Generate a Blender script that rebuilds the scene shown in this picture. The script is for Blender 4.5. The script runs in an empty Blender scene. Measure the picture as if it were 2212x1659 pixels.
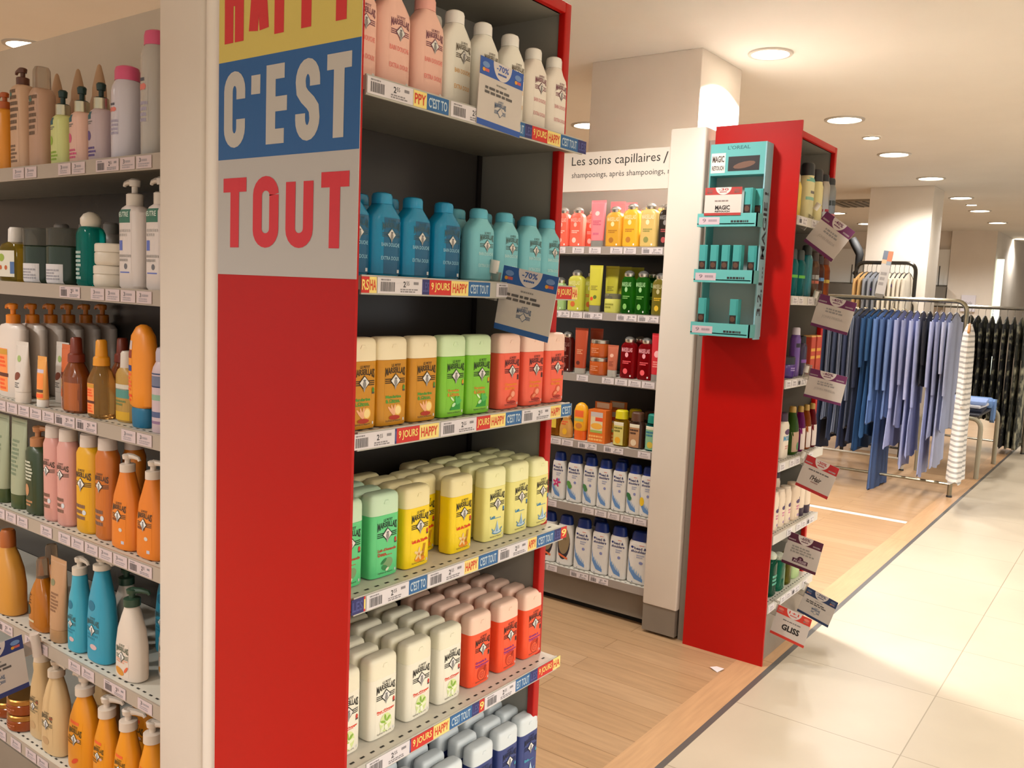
import bpy, math, random
from mathutils import Vector, Matrix
random.seed(7)
S = bpy.context.scene; COL = S.collection
PI = math.pi
# ------------------------------------------------------------------ materials
def lin(c):
    c /= 255.0
    return c/12.92 if c <= .04045 else ((c+.055)/1.055)**2.4
_m = {}
def mt(k):
    """'#rrggbb' plus optional finish: g gloss, s satin, c card, t clear liquid, m metal, e glowing, p plain matte"""
    if k in _m: return _m[k]
    if k[0] != '#': return _m[k]
    hx, fin = k[1:7], (k[8:] if len(k) > 7 else 's')
    rgb = [lin(int(hx[i:i+2], 16)) for i in (0, 2, 4)]
    m = bpy.data.materials.new(k); m.use_nodes = True
    nt = m.node_tree; b = nt.nodes['Principled BSDF']
    b.inputs['Base Color'].default_value = (*rgb, 1)
    b.inputs['Roughness'].default_value = {'g': .18, 's': .38, 'c': .6, 't': .12, 'm': .25, 'p': .75}.get(fin[:1], .5)
    if fin[:1] == 't':
        b.inputs['Transmission Weight'].default_value = .75 if len(fin) == 1 else .95
        b.inputs['IOR'].default_value = 1.2
    if fin[:1] == 'm': b.inputs['Metallic'].default_value = .9
    if fin[:1] == 'e':
        b.inputs['Emission Color'].default_value = (*rgb, 1)
        b.inputs['Emission Strength'].default_value = float(fin[1:] or 10)
    if fin[:1] in 'sgcp':                      # faint procedural mottling of the surface
        t = nt.nodes.new('ShaderNodeTexNoise'); t.inputs['Scale'].default_value = 40
        r = nt.nodes.new('ShaderNodeMapRange'); r.inputs['To Min'].default_value = b.inputs['Roughness'].default_value-.04
        r.inputs['To Max'].default_value = b.inputs['Roughness'].default_value+.06
        nt.links.new(t.outputs['Fac'], r.inputs['Value']); nt.links.new(r.outputs['Result'], b.inputs['Roughness'])
    _m[k] = m
    return m
def node_mat(name, rough=.5):
    m = bpy.data.materials.new(name); m.use_nodes = True; _m[name] = m
    nt = m.node_tree; b = nt.nodes['Principled BSDF']; b.inputs['Roughness'].default_value = rough
    def N(t, **kw):
        n = nt.nodes.new(t)
        for k, v in kw.items():
            if k in n.inputs: n.inputs[k].default_value = v
            else: setattr(n, k, v)
        return n
    return m, nt, b, N, nt.links.new
def hexl(h): return (*[lin(int(h[i:i+2], 16)) for i in (0, 2, 4)], 1)
def brick_mat(name, swap, off, w, h, mortar, c1, c2, cm, rough, offset, nscale, namp, stretch=(1, 1, 1)):
    m, nt, b, N, L = node_mat(name, rough)
    g = N('ShaderNodeNewGeometry'); sx = N('ShaderNodeSeparateXYZ'); cx = N('ShaderNodeCombineXYZ')
    L(g.outputs['Position'], sx.inputs[0])
    for i, o in enumerate(('Y', 'X') if swap else ('X', 'Y')):
        a = N('ShaderNodeMath', operation='ADD'); a.inputs[1].default_value = off[i]
        L(sx.outputs[o], a.inputs[0]); L(a.outputs[0], cx.inputs[i])
    br = N('ShaderNodeTexBrick', offset=offset)
    for k, v in (('Scale', 1), ('Brick Width', w), ('Row Height', h), ('Mortar Size', mortar), ('Mortar Smooth', .3), ('Bias', 0)): br.inputs[k].default_value = v
    br.inputs['Color1'].default_value = hexl(c1); br.inputs['Color2'].default_value = hexl(c2); br.inputs['Mortar'].default_value = hexl(cm)
    L(cx.outputs[0], br.inputs['Vector'])
    mp = N('ShaderNodeMapping'); mp.inputs['Scale'].default_value = stretch
    L(cx.outputs[0], mp.inputs['Vector'])
    no = N('ShaderNodeTexNoise'); no.inputs['Scale'].default_value = nscale; no.inputs['Detail'].default_value = 6
    L(mp.outputs[0], no.inputs['Vector'])
    mr = N('ShaderNodeMapRange'); mr.inputs['From Min'].default_value = .3; mr.inputs['From Max'].default_value = .7
    mr.inputs['To Min'].default_value = 1-namp; mr.inputs['To Max'].default_value = 1+namp*.4
    L(no.outputs['Fac'], mr.inputs['Value'])
    mx = N('ShaderNodeMix', data_type='RGBA', blend_type='MULTIPLY'); mx.inputs[0].default_value = 1
    L(br.outputs['Color'], mx.inputs[6]); L(mr.outputs[0], mx.inputs[7]); L(mx.outputs[2], b.inputs['Base Color'])
    return m
brick_mat('wood_planks', True, (0.4, .007), 1.3, .118, .0016, 'b5936f', 'ac8964', '8a6947', .36, .37, 5, .14, (1, 12, 1))
brick_mat('wood_border', False, (0.2, 0), 2.4, 5, .0016, 'c39b73', 'ba9067', '8c6844', .36, .5, 5, .12, (1, 12, 1))
brick_mat('floor_tile', False, (-3.0+5.6, -.547+5.6), .557, .56, .0022, 'c0b39e', 'b9ac97', '948771', .34, 0, 2.2, .10)
def noise_mat(name, c1, c2, scale, rough, lo=.35, hi=.65, stretch=(1, 1, 1)):
    m, nt, b, N, L = node_mat(name, rough)
    tc = N('ShaderNodeTexCoord'); mp = N('ShaderNodeMapping'); mp.inputs['Scale'].default_value = stretch
    no = N('ShaderNodeTexNoise'); no.inputs['Scale'].default_value = scale; no.inputs['Detail'].default_value = 4
    cr = N('ShaderNodeValToRGB'); cr.color_ramp.elements[0].position = lo; cr.color_ramp.elements[1].position = hi
    cr.color_ramp.elements[0].color = hexl(c1); cr.color_ramp.elements[1].color = hexl(c2)
    L(tc.outputs['Object'], mp.inputs[0]); L(mp.outputs[0], no.inputs['Vector']); L(no.outputs['Fac'], cr.inputs[0]); L(cr.outputs[0], b.inputs['Base Color'])
    return m
noise_mat('plaster', 'd9d0c4', 'dfd6ca', 3, .8)
noise_mat('ceiling_paint', 'dcd8d0', 'e0dcd4', 2, .85)
noise_mat('red_laminate', 'b00b06', 'b60d08', 2, .38)
_m['red_laminate'].node_tree.nodes['Principled BSDF'].inputs['Specular IOR Level'].default_value = .3
noise_mat('white_laminate', 'd6cbbf', 'dbd1c5', 2, .4)
noise_mat('back_dark', '37332f', '3d3834', 3, .25)
noise_mat('back_grey', '8f8c82', '959288', 3, .35)
noise_mat('tan_panel', 'c9bca9', 'cfc2b0', 3, .6)
noise_mat('kick_metal', '7b7064', '857a6d', 3, .4)
noise_mat('shelf_white', 'c6c2b6', 'ccc8bc', 4, .4)
noise_mat('floral', '15171a', '8c8a72', 15, .8, .52, .66, (1, 1, 1))
noise_mat('floral_light', '2c2f2a', 'a3a088', 10, .8, .45, .66, (1, 1, 1))
def stripe_mat(name, c1, c2, axis, freq, duty=.5, rough=.85):
    m, nt, b, N, L = node_mat(name, rough)
    tc = N('ShaderNodeTexCoord'); sx = N('ShaderNodeSeparateXYZ'); mu = N('ShaderNodeMath', operation='MULTIPLY'); fr = N('ShaderNodeMath', operation='FRACT'); gt = N('ShaderNodeMath', operation='GREATER_THAN')
    L(tc.outputs['Object'], sx.inputs[0]); L(sx.outputs[axis], mu.inputs[0]); mu.inputs[1].default_value = freq
    L(mu.outputs[0], fr.inputs[0]); L(fr.outputs[0], gt.inputs[0]); gt.inputs[1].default_value = duty
    mx = N('ShaderNodeMix', data_type='RGBA'); mx.inputs[6].default_value = hexl(c1); mx.inputs[7].default_value = hexl(c2)
    L(gt.outputs[0], mx.inputs[0]); L(mx.outputs[2], b.inputs['Base Color'])
stripe_mat('stripe_knit', 'd8d4ce', 'a19f9c', 'Z', 27, .6)
stripe_mat('pinstripe', '3a4154', '6d7484', 'Y', 90, .6)
# ------------------------------------------------------------------ meshes
class M:
    def __init__(s): s.v = []; s.f = []; s.i = []; s.ms = []
    def mi(s, k):
        if k not in s.ms: s.ms.append(k)
        return s.ms.index(k)
    def face(s, pts, k):
        b = len(s.v); s.v += [tuple(p) for p in pts]; s.f.append(tuple(range(b, b+len(pts)))); s.i.append(s.mi(k))
    def box(s, x0, x1, y0, y1, z0, z1, k, bev=0):
        if x0 > x1: x0, x1 = x1, x0
        if y0 > y1: y0, y1 = y1, y0
        if z0 > z1: z0, z1 = z1, z0
        if bev:
            def ring(z, d):
                c = []
                for (sx, sy, a0) in ((1, 1, 0), (-1, 1, 90), (-1, -1, 180), (1, -1, 270)):
                    for j in range(4):
                        a = math.radians(a0+30*j)
                        px = (x1-bev if sx > 0 else x0+bev)+(bev-d)*math.cos(a); py = (y1-bev if sy > 0 else y0+bev)+(bev-d)*math.sin(a)
                        c.append((px, py, z))
                return c
            s.loft([ring(z0, bev*.7), ring(z0+bev*.3, bev*.2), ring(z0+bev, 0), ring(z1-bev, 0), ring(z1-bev*.3, bev*.2), ring(z1, bev*.7)], k)
            return
        b = len(s.v)
        s.v += [(x, y, z) for z in (z0, z1) for y in (y0, y1) for x in (x0, x1)]
        for q in ((0, 2, 3, 1), (4, 5, 7, 6), (0, 1, 5, 4), (1, 3, 7, 5), (3, 2, 6, 7), (2, 0, 4, 6)):
            s.f.append(tuple(b+j for j in q)); s.i.append(s.mi(k))
    def loft(s, rings, k, c0=True, c1=True):
        n = len(rings[0]); b = len(s.v); mi = s.mi(k)
        for r in rings: s.v += [tuple(p) for p in r]
        for a in range(len(rings)-1):
            for j in range(n):
                j2 = (j+1) % n
                s.f.append((b+a*n+j, b+a*n+j2, b+(a+1)*n+j2, b+(a+1)*n+j)); s.i.append(mi)
        if c0: s.f.append(tuple(b+j for j in range(n))[::-1]); s.i.append(mi)
        if c1: s.f.append(tuple(b+(len(rings)-1)*n+j for j in range(n))); s.i.append(mi)
    def prof(s, pr, k, n=2.0, N=28, cx=0, cy=0, c0=True, c1=True):
        R = []
        for q in pr:
            z, a, b = q[0], q[1], (q[2] if len(q) > 2 else q[1])
            ox = q[3] if len(q) > 3 else 0
            ring = []
            for j in range(N):
                t = 2*PI*(j+.5)/N; c, d = math.cos(t), math.sin(t)
                ring.append((cx+ox+a*math.copysign(abs(c)**(2/n), c), cy+b*math.copysign(abs(d)**(2/n), d), z))
            R.append(ring)
        s.loft(R, k, c0, c1)
    def tube(s, path, r, k, n=8):
        P = [Vector(p) for p in path]; R = []
        up = None
        for i, p in enumerate(P):
            t = (P[min(i+1, len(P)-1)]-P[max(i-1, 0)]).normalized()
            if up is None:
                up = Vector((0, 0, 1)) if abs(t.z) < .9 else Vector((1, 0, 0))
            a = t.cross(up).normalized(); up = a.cross(t).normalized()
            rr = r[i] if isinstance(r, (list, tuple)) else r
            R.append([p+a*rr*math.cos(2*PI*j/n)+up*rr*math.sin(2*PI*j/n) for j in range(n)])
        s.loft(R, k)
    def mesh(s, name, ang=35):
        me = bpy.data.meshes.new(name); me.from_pydata(s.v, [], s.f)
        for k in s.ms: me.materials.append(mt(k))
        me.polygons.foreach_set('material_index', s.i)
        me.polygons.foreach_set('use_smooth', [True]*len(s.f))
        me.update()
        try: me.set_sharp_from_angle(angle=math.radians(ang))
        except Exception: pass
        return me
    def obj(s, name, parent=None, ang=35): return link(name, s.mesh(name, ang), parent)
def link(name, me, parent=None):
    o = bpy.data.objects.new(name, me); COL.objects.link(o)
    if parent: o.parent = parent
    return o
def tag(o, label, cat, group=None):
    o['label'] = label; o['category'] = cat
    if group: o['group'] = group
    return o
def thing(name, label, cat, loc=(0, 0, 0), rz=0, group=None):
    o = bpy.data.objects.new(name, None); COL.objects.link(o); o.empty_display_size = .05
    o.location = loc; o.rotation_euler = (0, 0, rz)
    return tag(o, label, cat, group)
def struct(name, m):
    o = m.obj(name); o['kind'] = 'structure'; return o
# ------------------------------------------------------------------ flat graphics
_tc = {}
def text2d(t, bold):
    if (t, bold) in _tc: return _tc[t, bold]
    cu = bpy.data.curves.new('t', 'FONT'); cu.body = t; cu.resolution_u = 2; cu.offset = bold; cu.size = 1
    ob = bpy.data.objects.new('t', cu); COL.objects.link(ob)
    dg = bpy.context.evaluated_depsgraph_get()
    me = bpy.data.meshes.new_from_object(ob.evaluated_get(dg))
    v = [(p.co.x, p.co.y) for p in me.vertices]; f = [list(p.vertices) for p in me.polygons]
    bpy.data.objects.remove(ob); bpy.data.curves.remove(cu); bpy.data.meshes.remove(me)
    if v:
        x0 = min(a for a, _ in v); x1 = max(a for a, _ in v); y0 = min(b for _, b in v); y1 = max(b for _, b in v)
        v = [((a-x0)/(x1-x0 or 1), (b-y0)/(y1-y0 or 1)) for a, b in v]
        _tc[t, bold] = (v, f, (x1-x0)/(y1-y0 or 1))
    else: _tc[t, bold] = ([], [], 1)
    return _tc[t, bold]
def clipx(pts, x, keep):
    out = []
    for i in range(len(pts)):
        a, b = pts[i], pts[(i+1) % len(pts)]
        ia, ib = (a[0]-x)*keep >= 0, (b[0]-x)*keep >= 0
        if ia: out.append(a)
        if ia != ib:
            t = (x-a[0])/(b[0]-a[0]); out.append((x, a[1]+t*(b[1]-a[1])))
    return out
class G:
    def __init__(s): s.p = []
    def poly(s, pts, k, l=0): s.p.append((list(pts), k, l))
    def rect(s, x0, y0, x1, y1, k, l=0): s.poly([(x0, y0), (x1, y0), (x1, y1), (x0, y1)], k, l)
    def ell(s, cx, cy, rx, ry, k, l=0, n=16, rot=0, a0=0, a1=360):
        c, d = math.cos(math.radians(rot)), math.sin(math.radians(rot)); P = []
        for j in range(n if a1-a0 == 360 else n+1):
            t = math.radians(a0+(a1-a0)*j/n); x, y = rx*math.cos(t), ry*math.sin(t); P.append((cx+x*c-y*d, cy+x*d+y*c))
        s.poly(P, k, l)
    def text(s, t, x0, y0, x1, y1, k, l=1, bold=0, shear=0, arch=0):
        v, f, a = text2d(t, bold)
        def w(p):
            x, y = p
            if arch: y = 1-(1-y)*(1-arch+arch*(2*x-1)**2)
            return (x0+(x1-x0)*x+shear*(y-.5)*(y1-y0), y0+(y1-y0)*y)
        for q in f: s.poly([w(v[i]) for i in q], k, l)
    def bars(s, x0, y0, x1, y1, rows, k, l=1, seed=1, center=False):
        r = random.Random(seed); h = (y1-y0)/rows
        for i in range(rows):
            y = y1-h*(i+.5); x = x0+(r.uniform(0, .2)*(x1-x0) if center else 0); e = x1-r.uniform(0, .3)*(x1-x0)
            while x < e-.0015:
                w = min((x1-x0)*r.uniform(.06, .2), e-x); s.rect(x, y-h*.3, x+w, y+h*.3, k, l); x += w+(x1-x0)*.03
    def put(s, m, fn, step=.006, eps=.00035, zs=()):
        for pts, k, l in s.p:
            e = eps*(1+l)
            if step:
                xs = [p[0] for p in pts]; a, b = min(xs), max(xs); i0, i1 = math.floor(a/step), math.ceil(b/step)
                for i in range(i0, i1):
                    q = clipx(clipx(pts, i*step, 1), (i+1)*step, -1) if i1-i0 > 1 else pts
                    if len(q) < 3: continue
                    lo, hi = min(p[1] for p in q), max(p[1] for p in q); cut = [z for z in zs if lo+1e-5 < z < hi-1e-5]
                    for a_, b_ in zip([None]+cut, cut+[None]):
                        w = [(y, x) for x, y in q]
                        if a_ is not None: w = clipx(w, a_, 1)
                        if b_ is not None and len(w) > 2: w = clipx(w, b_, -1)
                        if len(w) > 2: m.face([fn(u, v, e) for v, u in w], k)
            else: m.face([fn(u, v, e) for u, v in pts], k)
        return m
def arcp(cx, cy, rx, ry, a0, a1, n=10): return [(cx+rx*math.cos(math.radians(a0+(a1-a0)*i/n)), cy+ry*math.sin(math.radians(a0+(a1-a0)*i/n))) for i in range(n+1)]
GLY = {'H': [[(0, 0), (0, 1)], [(1, 0), (1, 1)], [(0, .5), (1, .5)]], 'A': [[(0, 0), (.42, 1), (.58, 1), (1, 0)], [(.2, .3), (.8, .3)]],
       'P': [[(0, 0), (0, 1)], [(0, 1), (.5, 1)]+arcp(.5, .74, .5, .26, 90, -90)+[(0, .48)]], 'Y': [[(0, 1), (.5, .48), (1, 1)], [(.5, .5), (.5, 0)]],
       'C': [[(1, .66)]+arcp(.5, .8, .5, .2, 0, 180)+arcp(.5, .2, .5, .2, 180, 360)+[(1, .34)]], "'": [[(.6, 1), (.6, .84), (.3, .70)]],
       'E': [[(1, 1), (0, 1), (0, 0), (1, 0)], [(0, .5), (.85, .5)]], 'S': [[(1, .7)]+arcp(.5, .78, .5, .22, 0, 180)+[(.06, .64), (.3, .55), (.7, .45), (.94, .36)]+arcp(.5, .22, .5, .22, 0, -180)+[(0, .3)]],
       'T': [[(0, 1), (1, 1)], [(.5, 1), (.5, 0)]], 'O': [arcp(.5, .8, .5, .2, 0, 180)+arcp(.5, .2, .5, .2, 180, 360)+[(1, .8)]], 'U': [[(0, 1)]+arcp(.5, .2, .5, .2, 180, 360)+[(1, 1)]],
       'J': [[(1, 1)]+arcp(.5, .2, .5, .2, 0, -180)+[(0, .36)]], 'R': [[(0, 0), (0, 1)], [(0, 1), (.5, 1)]+arcp(.5, .75, .5, .25, 90, -90)+[(0, .5)], [(.45, .5), (1, 0)]],
       '9': [arcp(.5, .75, .5, .25, -30, 330, 16), [(1, .75)]+arcp(.5, .2, .5, .2, 0, -180)], ' ': []}
GW = {"'": .42, 'T': .95, ' ': .5}
def lettering(g, word, x0, y0, x1, y1, t, k, l=1, gap=.27):
    """condensed poster capitals drawn as thick strokes"""
    ws = [GW.get(c, 1) for c in word]; u = (x1-x0)/(sum(ws)+gap*(len(ws)-1)); x = x0
    for c, w in zip(word, ws):
        ax, ay, bw, bh = x+t/2, y0+t/2, max(w*u-t, .001), y1-y0-t
        for si, pl in enumerate(GLY[c]):
            P_ = [Vector((ax+bw*a, ay+bh*b)) for a, b in pl]; Lf = []; Rt = []
            if len(P_) == 2 and c not in "'": d = (P_[1]-P_[0]).normalized()*t*.5; P_ = [P_[0]-d, P_[1]+d]
            for i, p in enumerate(P_):
                d1 = (P_[min(i+1, len(P_)-1)]-p); d0 = (p-P_[max(i-1, 0)])
                d1 = d1.normalized() if d1.length > 1e-6 else d0.normalized(); d0 = d0.normalized() if d0.length > 1e-6 else d1
                n = Vector((-(d0.y+d1.y), d0.x+d1.x)); n = n.normalized() if n.length > 1e-6 else Vector((-d1.y, d1.x))
                q = t/2/max(.55, n.dot(Vector((-d1.y, d1.x)))); Lf.append(p+n*q); Rt.append(p-n*q)
            for i in range(len(P_)-1): g.poly([tuple(Lf[i]), tuple(Rt[i]), tuple(Rt[i+1]), tuple(Lf[i+1])], k, l+si*.4)
        x += u*(w+gap)
FLAT = lambda u, v, e: (u, -e, v)
def on_prof(pr, n):
    zs = [q[0] for q in pr]
    def fn(u, v, e):
        i = 0
        while i < len(zs)-2 and v > zs[i+1]: i += 1
        q, r = pr[i], pr[i+1]; t = min(1, max(0, (v-q[0])/((r[0]-q[0]) or 1)))
        a = q[1]+(r[1]-q[1])*t; b0 = q[2] if len(q) > 2 else q[1]; b1 = r[2] if len(r) > 2 else r[1]; b = b0+(b1-b0)*t
        x = max(-.985, min(.985, u/a))
        return (x*a, -b*(1-abs(x)**n)**(1/n)-e, v)
    return fn
# ------------------------------------------------------------------ brand-style label pieces
def logo(g, cx, top, w, k, dk='#e6e3dd:c', fig=True):
    g.text('LE PETIT', cx-w*.2, top-w*.10, cx+w*.25, top, k, 1, .02)
    g.text('MARSEILLAIS', cx-w*.5, top-w*.46, cx+w*.5, top-w*.12, k, 1, .03, arch=.42)
    for i in range(3):
        y = top-w*(.52+.07*i)
        g.rect(cx-w*.5, y-w*.035, cx-w*.2+.04*w*i, y, k, 1); g.rect(cx+w*.2-.04*w*i, y-w*.035, cx+w*.5, y, k, 1)
    y = top-w*.60; r = w*.27
    g.poly([(cx-r, y), (cx, y-r), (cx+r, y), (cx, y+r)], k, 2); r *= .82
    g.poly([(cx-r, y), (cx, y-r), (cx+r, y), (cx, y+r)], dk, 3)
    if fig:
        g.ell(cx, y-r*.25, r*.36, r*.55, '#8c8a88:c', 4, 10); g.poly([(cx-r*.3, y-r*.7), (cx-r*.05, y-r*1.5), (cx+r*.3, y-r*.7)], '#9a9896:c', 4)
        g.ell(cx, y+r*.38, r*.3, r*.16, '#77757a:c', 5, 8)
def flower(g, cx, cy, r, n, k1, k2, l=1, a0=10):
    for j in range(n):
        a = a0+360*j/n; g.ell(cx+r*.5*math.cos(math.radians(a)), cy+r*.5*math.sin(math.radians(a)), r*.55, r*.22, k1, l+j*.15, 10, a)
    g.ell(cx, cy, r*.2, r*.2, k2, l+3, 8)
def pic_vanilla(g, x, y, r):
    g.ell(x, y-r*.7, r*.9, r*.35, '#ea8a1c:c', 1); flower(g, x-r*.2, y-.1*r, r*.8, 5, '#f0cf8e:c', '#d98a3a:c', 1.5)
    for d in (.25, .5): g.poly([(x+d*r, y-r*.5), (x+d*r+.12*r, y-r*.5), (x+d*r+.45*r, y+r), (x+d*r+.35*r, y+r)], '#b5651f:c', 3)
def pic_milk(g, x, y, r):
    g.ell(x, y-r*.55, r, r*.3, '#5f93b5:c', 1); g.ell(x, y-r*.5, r*.75, r*.2, '#cfe0ea:c', 2)
    g.poly([(x-.55*r, y-.5*r), (x+.5*r, y-.5*r), (x+.2*r, y+.3*r), (x+.0*r, y+r), (x-.2*r, y+.2*r)], '#b9d2e4:c', 3)
    g.poly([(x-.2*r, y-.5*r), (x+.15*r, y-.5*r), (x-.05*r, y+.5*r)], '#7fa8c8:c', 4)
    for sx in (-1, 1): g.ell(x+sx*r*.85, y-.2*r, r*.3, r*.1, '#6f9fbd:c', 2, 10, 40*sx)
def pic_almond(g, x, y, r):
    g.ell(x+.15*r, y-.1*r, r*.75, r*.6, '#7fa070:c', 1, 16, 25); g.ell(x-.35*r, y-.55*r, r*.5, r*.3, '#3f8a52:c', 2, 12, -20)
    g.ell(x-.5*r, y+.2*r, r*.5, r*.17, '#2f7d46:c', 3, 10, 35); g.ell(x, y-.75*r, r*.28, r*.16, '#dfe6c8:c', 4, 10, 30)
def pic_orange_blossom(g, x, y, r):
    g.ell(x, y, r*.95, r*1.1, '#d8e7a0:c', 1, 14); flower(g, x-.1*r, y-.2*r, r, 5, '#eef2cf:c', '#b7d060:c', 1.5)
    for a in (40, 100, 160): g.ell(x+.5*r*math.cos(math.radians(a)), y+.6*r*math.sin(math.radians(a)), r*.42, r*.14, '#8fbb45:c', 4, 10, a)
    g.rect(x-.2*r, y-.8*r, x+.2*r, y-.2*r, '#f3f5df:c', 5)
def pic_grapefruit(g, x, y, r):
    g.ell(x, y-.1*r, r, r, '#c8381c:c', 1); g.ell(x-.1*r, y-.3*r, r*.7, r*.65, '#f06a3c:c', 2); g.ell(x-.1*r, y-.3*r, r*.55, r*.5, '#d8462a:c', 3)
    for a in (20, 80, 140, 200, 260, 320): g.rect(x-.1*r+.24*r*math.cos(math.radians(a))-.03*r, y-.3*r+.24*r*math.sin(math.radians(a))-.03*r, x-.1*r+.24*r*math.cos(math.radians(a))+.03*r, y-.3*r+.24*r*math.sin(math.radians(a))+.1*r, '#f59a70:c', 4)
    g.ell(x+.55*r, y+.4*r, r*.45, r*.2, '#a92a14:c', 3, 10, 60)
def pic_citrus(g, x, y, r):
    g.ell(x+.4*r, y, r*.55, r*.6, '#f3c25a:c', 1); g.ell(x+.4*r, y, r*.42, r*.46, '#f7dc96:c', 2)
    for a, b in ((-.5, 75), (-.3, 50), (-.1, 25)): g.ell(x+a*r, y-.1*r, r*.8, r*.16, '#f0b48a:c', 2+a, 10, b+60)
    g.ell(x-.1*r, y-.75*r, r*.8, r*.25, '#b3341c:c', 3, 12)
def pic_mint(g, x, y, r):
    g.poly([(x-r, y-.8*r), (x+.9*r, y-.8*r), (x+.9*r, y+.3*r), (x+.3*r, y+.6*r)], '#2f9a3a:c', 1)
    for a in (20, 60, 110): g.ell(x+.3*r+.3*r*math.cos(math.radians(a)), y+.3*r*math.sin(math.radians(a)), r*.55, r*.24, '#4fb85a:c', 2+a*.01, 10, a)
    g.ell(x-.6*r, y+.5*r, r*.4, r*.12, '#d7f0c4:c', 3, 10, -40); g.ell(x-.3*r, y-.2*r, r*.35, r*.2, '#bfe8b4:c', 3, 10, 30)
def pic_clementine(g, x, y, r):
    g.ell(x+.2*r, y+.2*r, r*.65, r*.55, '#e0603a:c', 1, 14, 40); g.ell(x+.28*r, y+.2*r, r*.4, r*.36, '#f2a184:c', 2, 12, 40)
    g.ell(x-.45*r, y-.35*r, r*.6, r*.33, '#d9542f:c', 3, 12, 20); g.ell(x-.4*r, y-.3*r, r*.4, r*.2, '#ee8f6b:c', 4, 12, 20)
    g.ell(x, y-.8*r, r*.9, r*.2, '#a3281d:c', 2, 12)
def gel_label(hw, tk, name, nk, pic, zt=.118, leaf='#c63c32:c'):
    def lab(g):
        w = hw*1.34; logo(g, .003, zt, w, tk)
        g.ell(.004+w*.42, zt-w*.86, .0035, .005, leaf, 2, 8); g.rect(.004+w*.36, zt-w*1.0, .004+w*.5, zt-w*.93, '#4a4a48:c', 1)
        y = zt-w*1.12
        for i, t in enumerate(name):
            g.text(t, .004-w*.48, y-w*.115, .004-w*.48+w*min(.085*len(t), .95), y, nk, 1, .045); y -= w*.15
        g.bars(.004-w*.46, y, .004+w*.3, y+w*.05, 1, nk, 1, 3)
        pic(g, .004, .030, w*.34)
        g.text('Hydrate et Nourrit', .004-w*.45, .0075, .004+w*.3, .0125, '#4f4a40:c', 1); g.rect(.004+w*.4, .009, .004+w*.47, .0145, '#d8d8d8:c', 1)
    return lab
# ------------------------------------------------------------------ products
P = {}
def product(key, kind, cat, body, col, n=3.0, extra=(), lab=None, step=.006, N=28, bodyname='body', raw=None):
    parts = []
    m = M(); m.prof(body, col, n, N)
    if raw: raw(m)
    parts.append((bodyname, m.mesh(bodyname)))
    for nm, fn in extra:
        q = M(); fn(q); parts.append((nm, q.mesh(nm)))
    if lab:
        g = G(); lab(g); q = M()
        if ':t' not in col and g.p:
            X_ = [p[0] for b in g.p for p in b[0]]; Y_ = [p[1] for b in g.p for p in b[0]]; g.rect(min(X_)-.0005, min(Y_)-.0005, max(X_)+.0005, max(Y_)+.0005, col, -.6)
        g.put(q, on_prof(body, n), step, zs=[b[0] for b in body]); parts.append(('label', q.mesh('label')))
    P[key] = (kind, cat, parts)
def place(key, x, y, z, rz, label, group=None):
    kind, cat, parts = P[key]
    o = thing(kind, label, cat, (x, y, z), rz, group)
    for nm, me in parts: link(nm, me, o)
    return o
def capf(pr, k, n=2.0, N=24): return lambda m: m.prof(pr, k, n, N)
def pump(z, r, k, h=.045, ang=180, headk=None):
    """collar, stem and head with a spout turned towards ang (0 = viewer's right)"""
    hk = headk or k
    def f(m):
        m.prof([(z, r), (z+h*.42, r), (z+h*.46, r*.8)], k, 2, 20); m.prof([(z+h*.46, r*.38), (z+h*.75, r*.38)], k, 2, 12)
        m.prof([(z+h*.72, r*.62), (z+h*.94, r*.7), (z+h, r*.5)], hk, 2, 16)
        c, s = math.cos(math.radians(ang)), math.sin(math.radians(ang)); zz = z+h*.88
        m.tube([(0, 0, zz), (c*r*1.2, s*r*1.2, zz+.001), (c*r*2.1, s*r*2.1, zz-.002), (c*r*2.3, s*r*2.3, zz-.008)], [r*.42, r*.36, r*.28, r*.22], hk, 8)
    return f
def rr(h, hw, hd, r=.006, e=.004):                    # straight bottle with softened foot and shoulder
    return [(0, hw-r, hd-r*.8), (r*.3, hw-r*.25, hd-r*.2), (r, hw, hd), (h-r, hw, hd), (h-r*.3, hw-r*.25, hd-r*.25), (h, hw-r, hd-r)]
def gel(key, col, cap, tk, name, nk, pic, leaf='#c63c32:c'):
    hw, hd = .0395, .0205
    product(key, 'shower_gel_bottle', 'bottle', [(0, hw-.006, hd-.005), (.002, hw-.0015, hd-.001), (.007, hw, hd), (.126, hw, hd), (.127, hw-.0008, hd-.0008)], col, 4.5,
            [('cap', lambda m: (m.prof([(.1272, hw, hd), (.158, hw-.0005, hd-.0005), (.165, hw-.002, hd-.002), (.169, hw-.006, hd-.006), (.170, hw-.011, hd-.010)], cap, 4.5, 32),
                                m.prof([(.150, .008, .002), (.1565, .005, .001)], cap, 2, 12, 0, -hd)))], gel_label(hw, tk, name, nk, pic, .119, leaf), N=32)
INK = '#25231f:c'
gel('gel_white', '#eeead9:s', '#ece7cf:s', INK, ["Fleur d'Oranger"], '#e0462e:c', pic_orange_blossom)
gel('gel_orange', '#f6552e:s', '#f2cdb8:s', '#2b1a18:c', ['Grenade &', 'Pamplemousse'], '#8a2d80:c', pic_grapefruit, '#2b1a18:c')
gel('gel_mint', '#5fcf86:s', '#c9e6c6:s', '#1d3328:c', ["Lait d'Amande", 'Douce'], '#b8402f:c', pic_almond)
gel('gel_yellow', '#f6d50f:s', '#efe3b0:s', INK, ['Lait de Vanille'], '#e0361e:c', pic_vanilla)
gel('gel_cream', '#ebe48c:s', '#f0efb8:s', INK, ['Lait'], '#2f86b8:c', pic_milk, '#3b7bb0:c')
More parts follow.
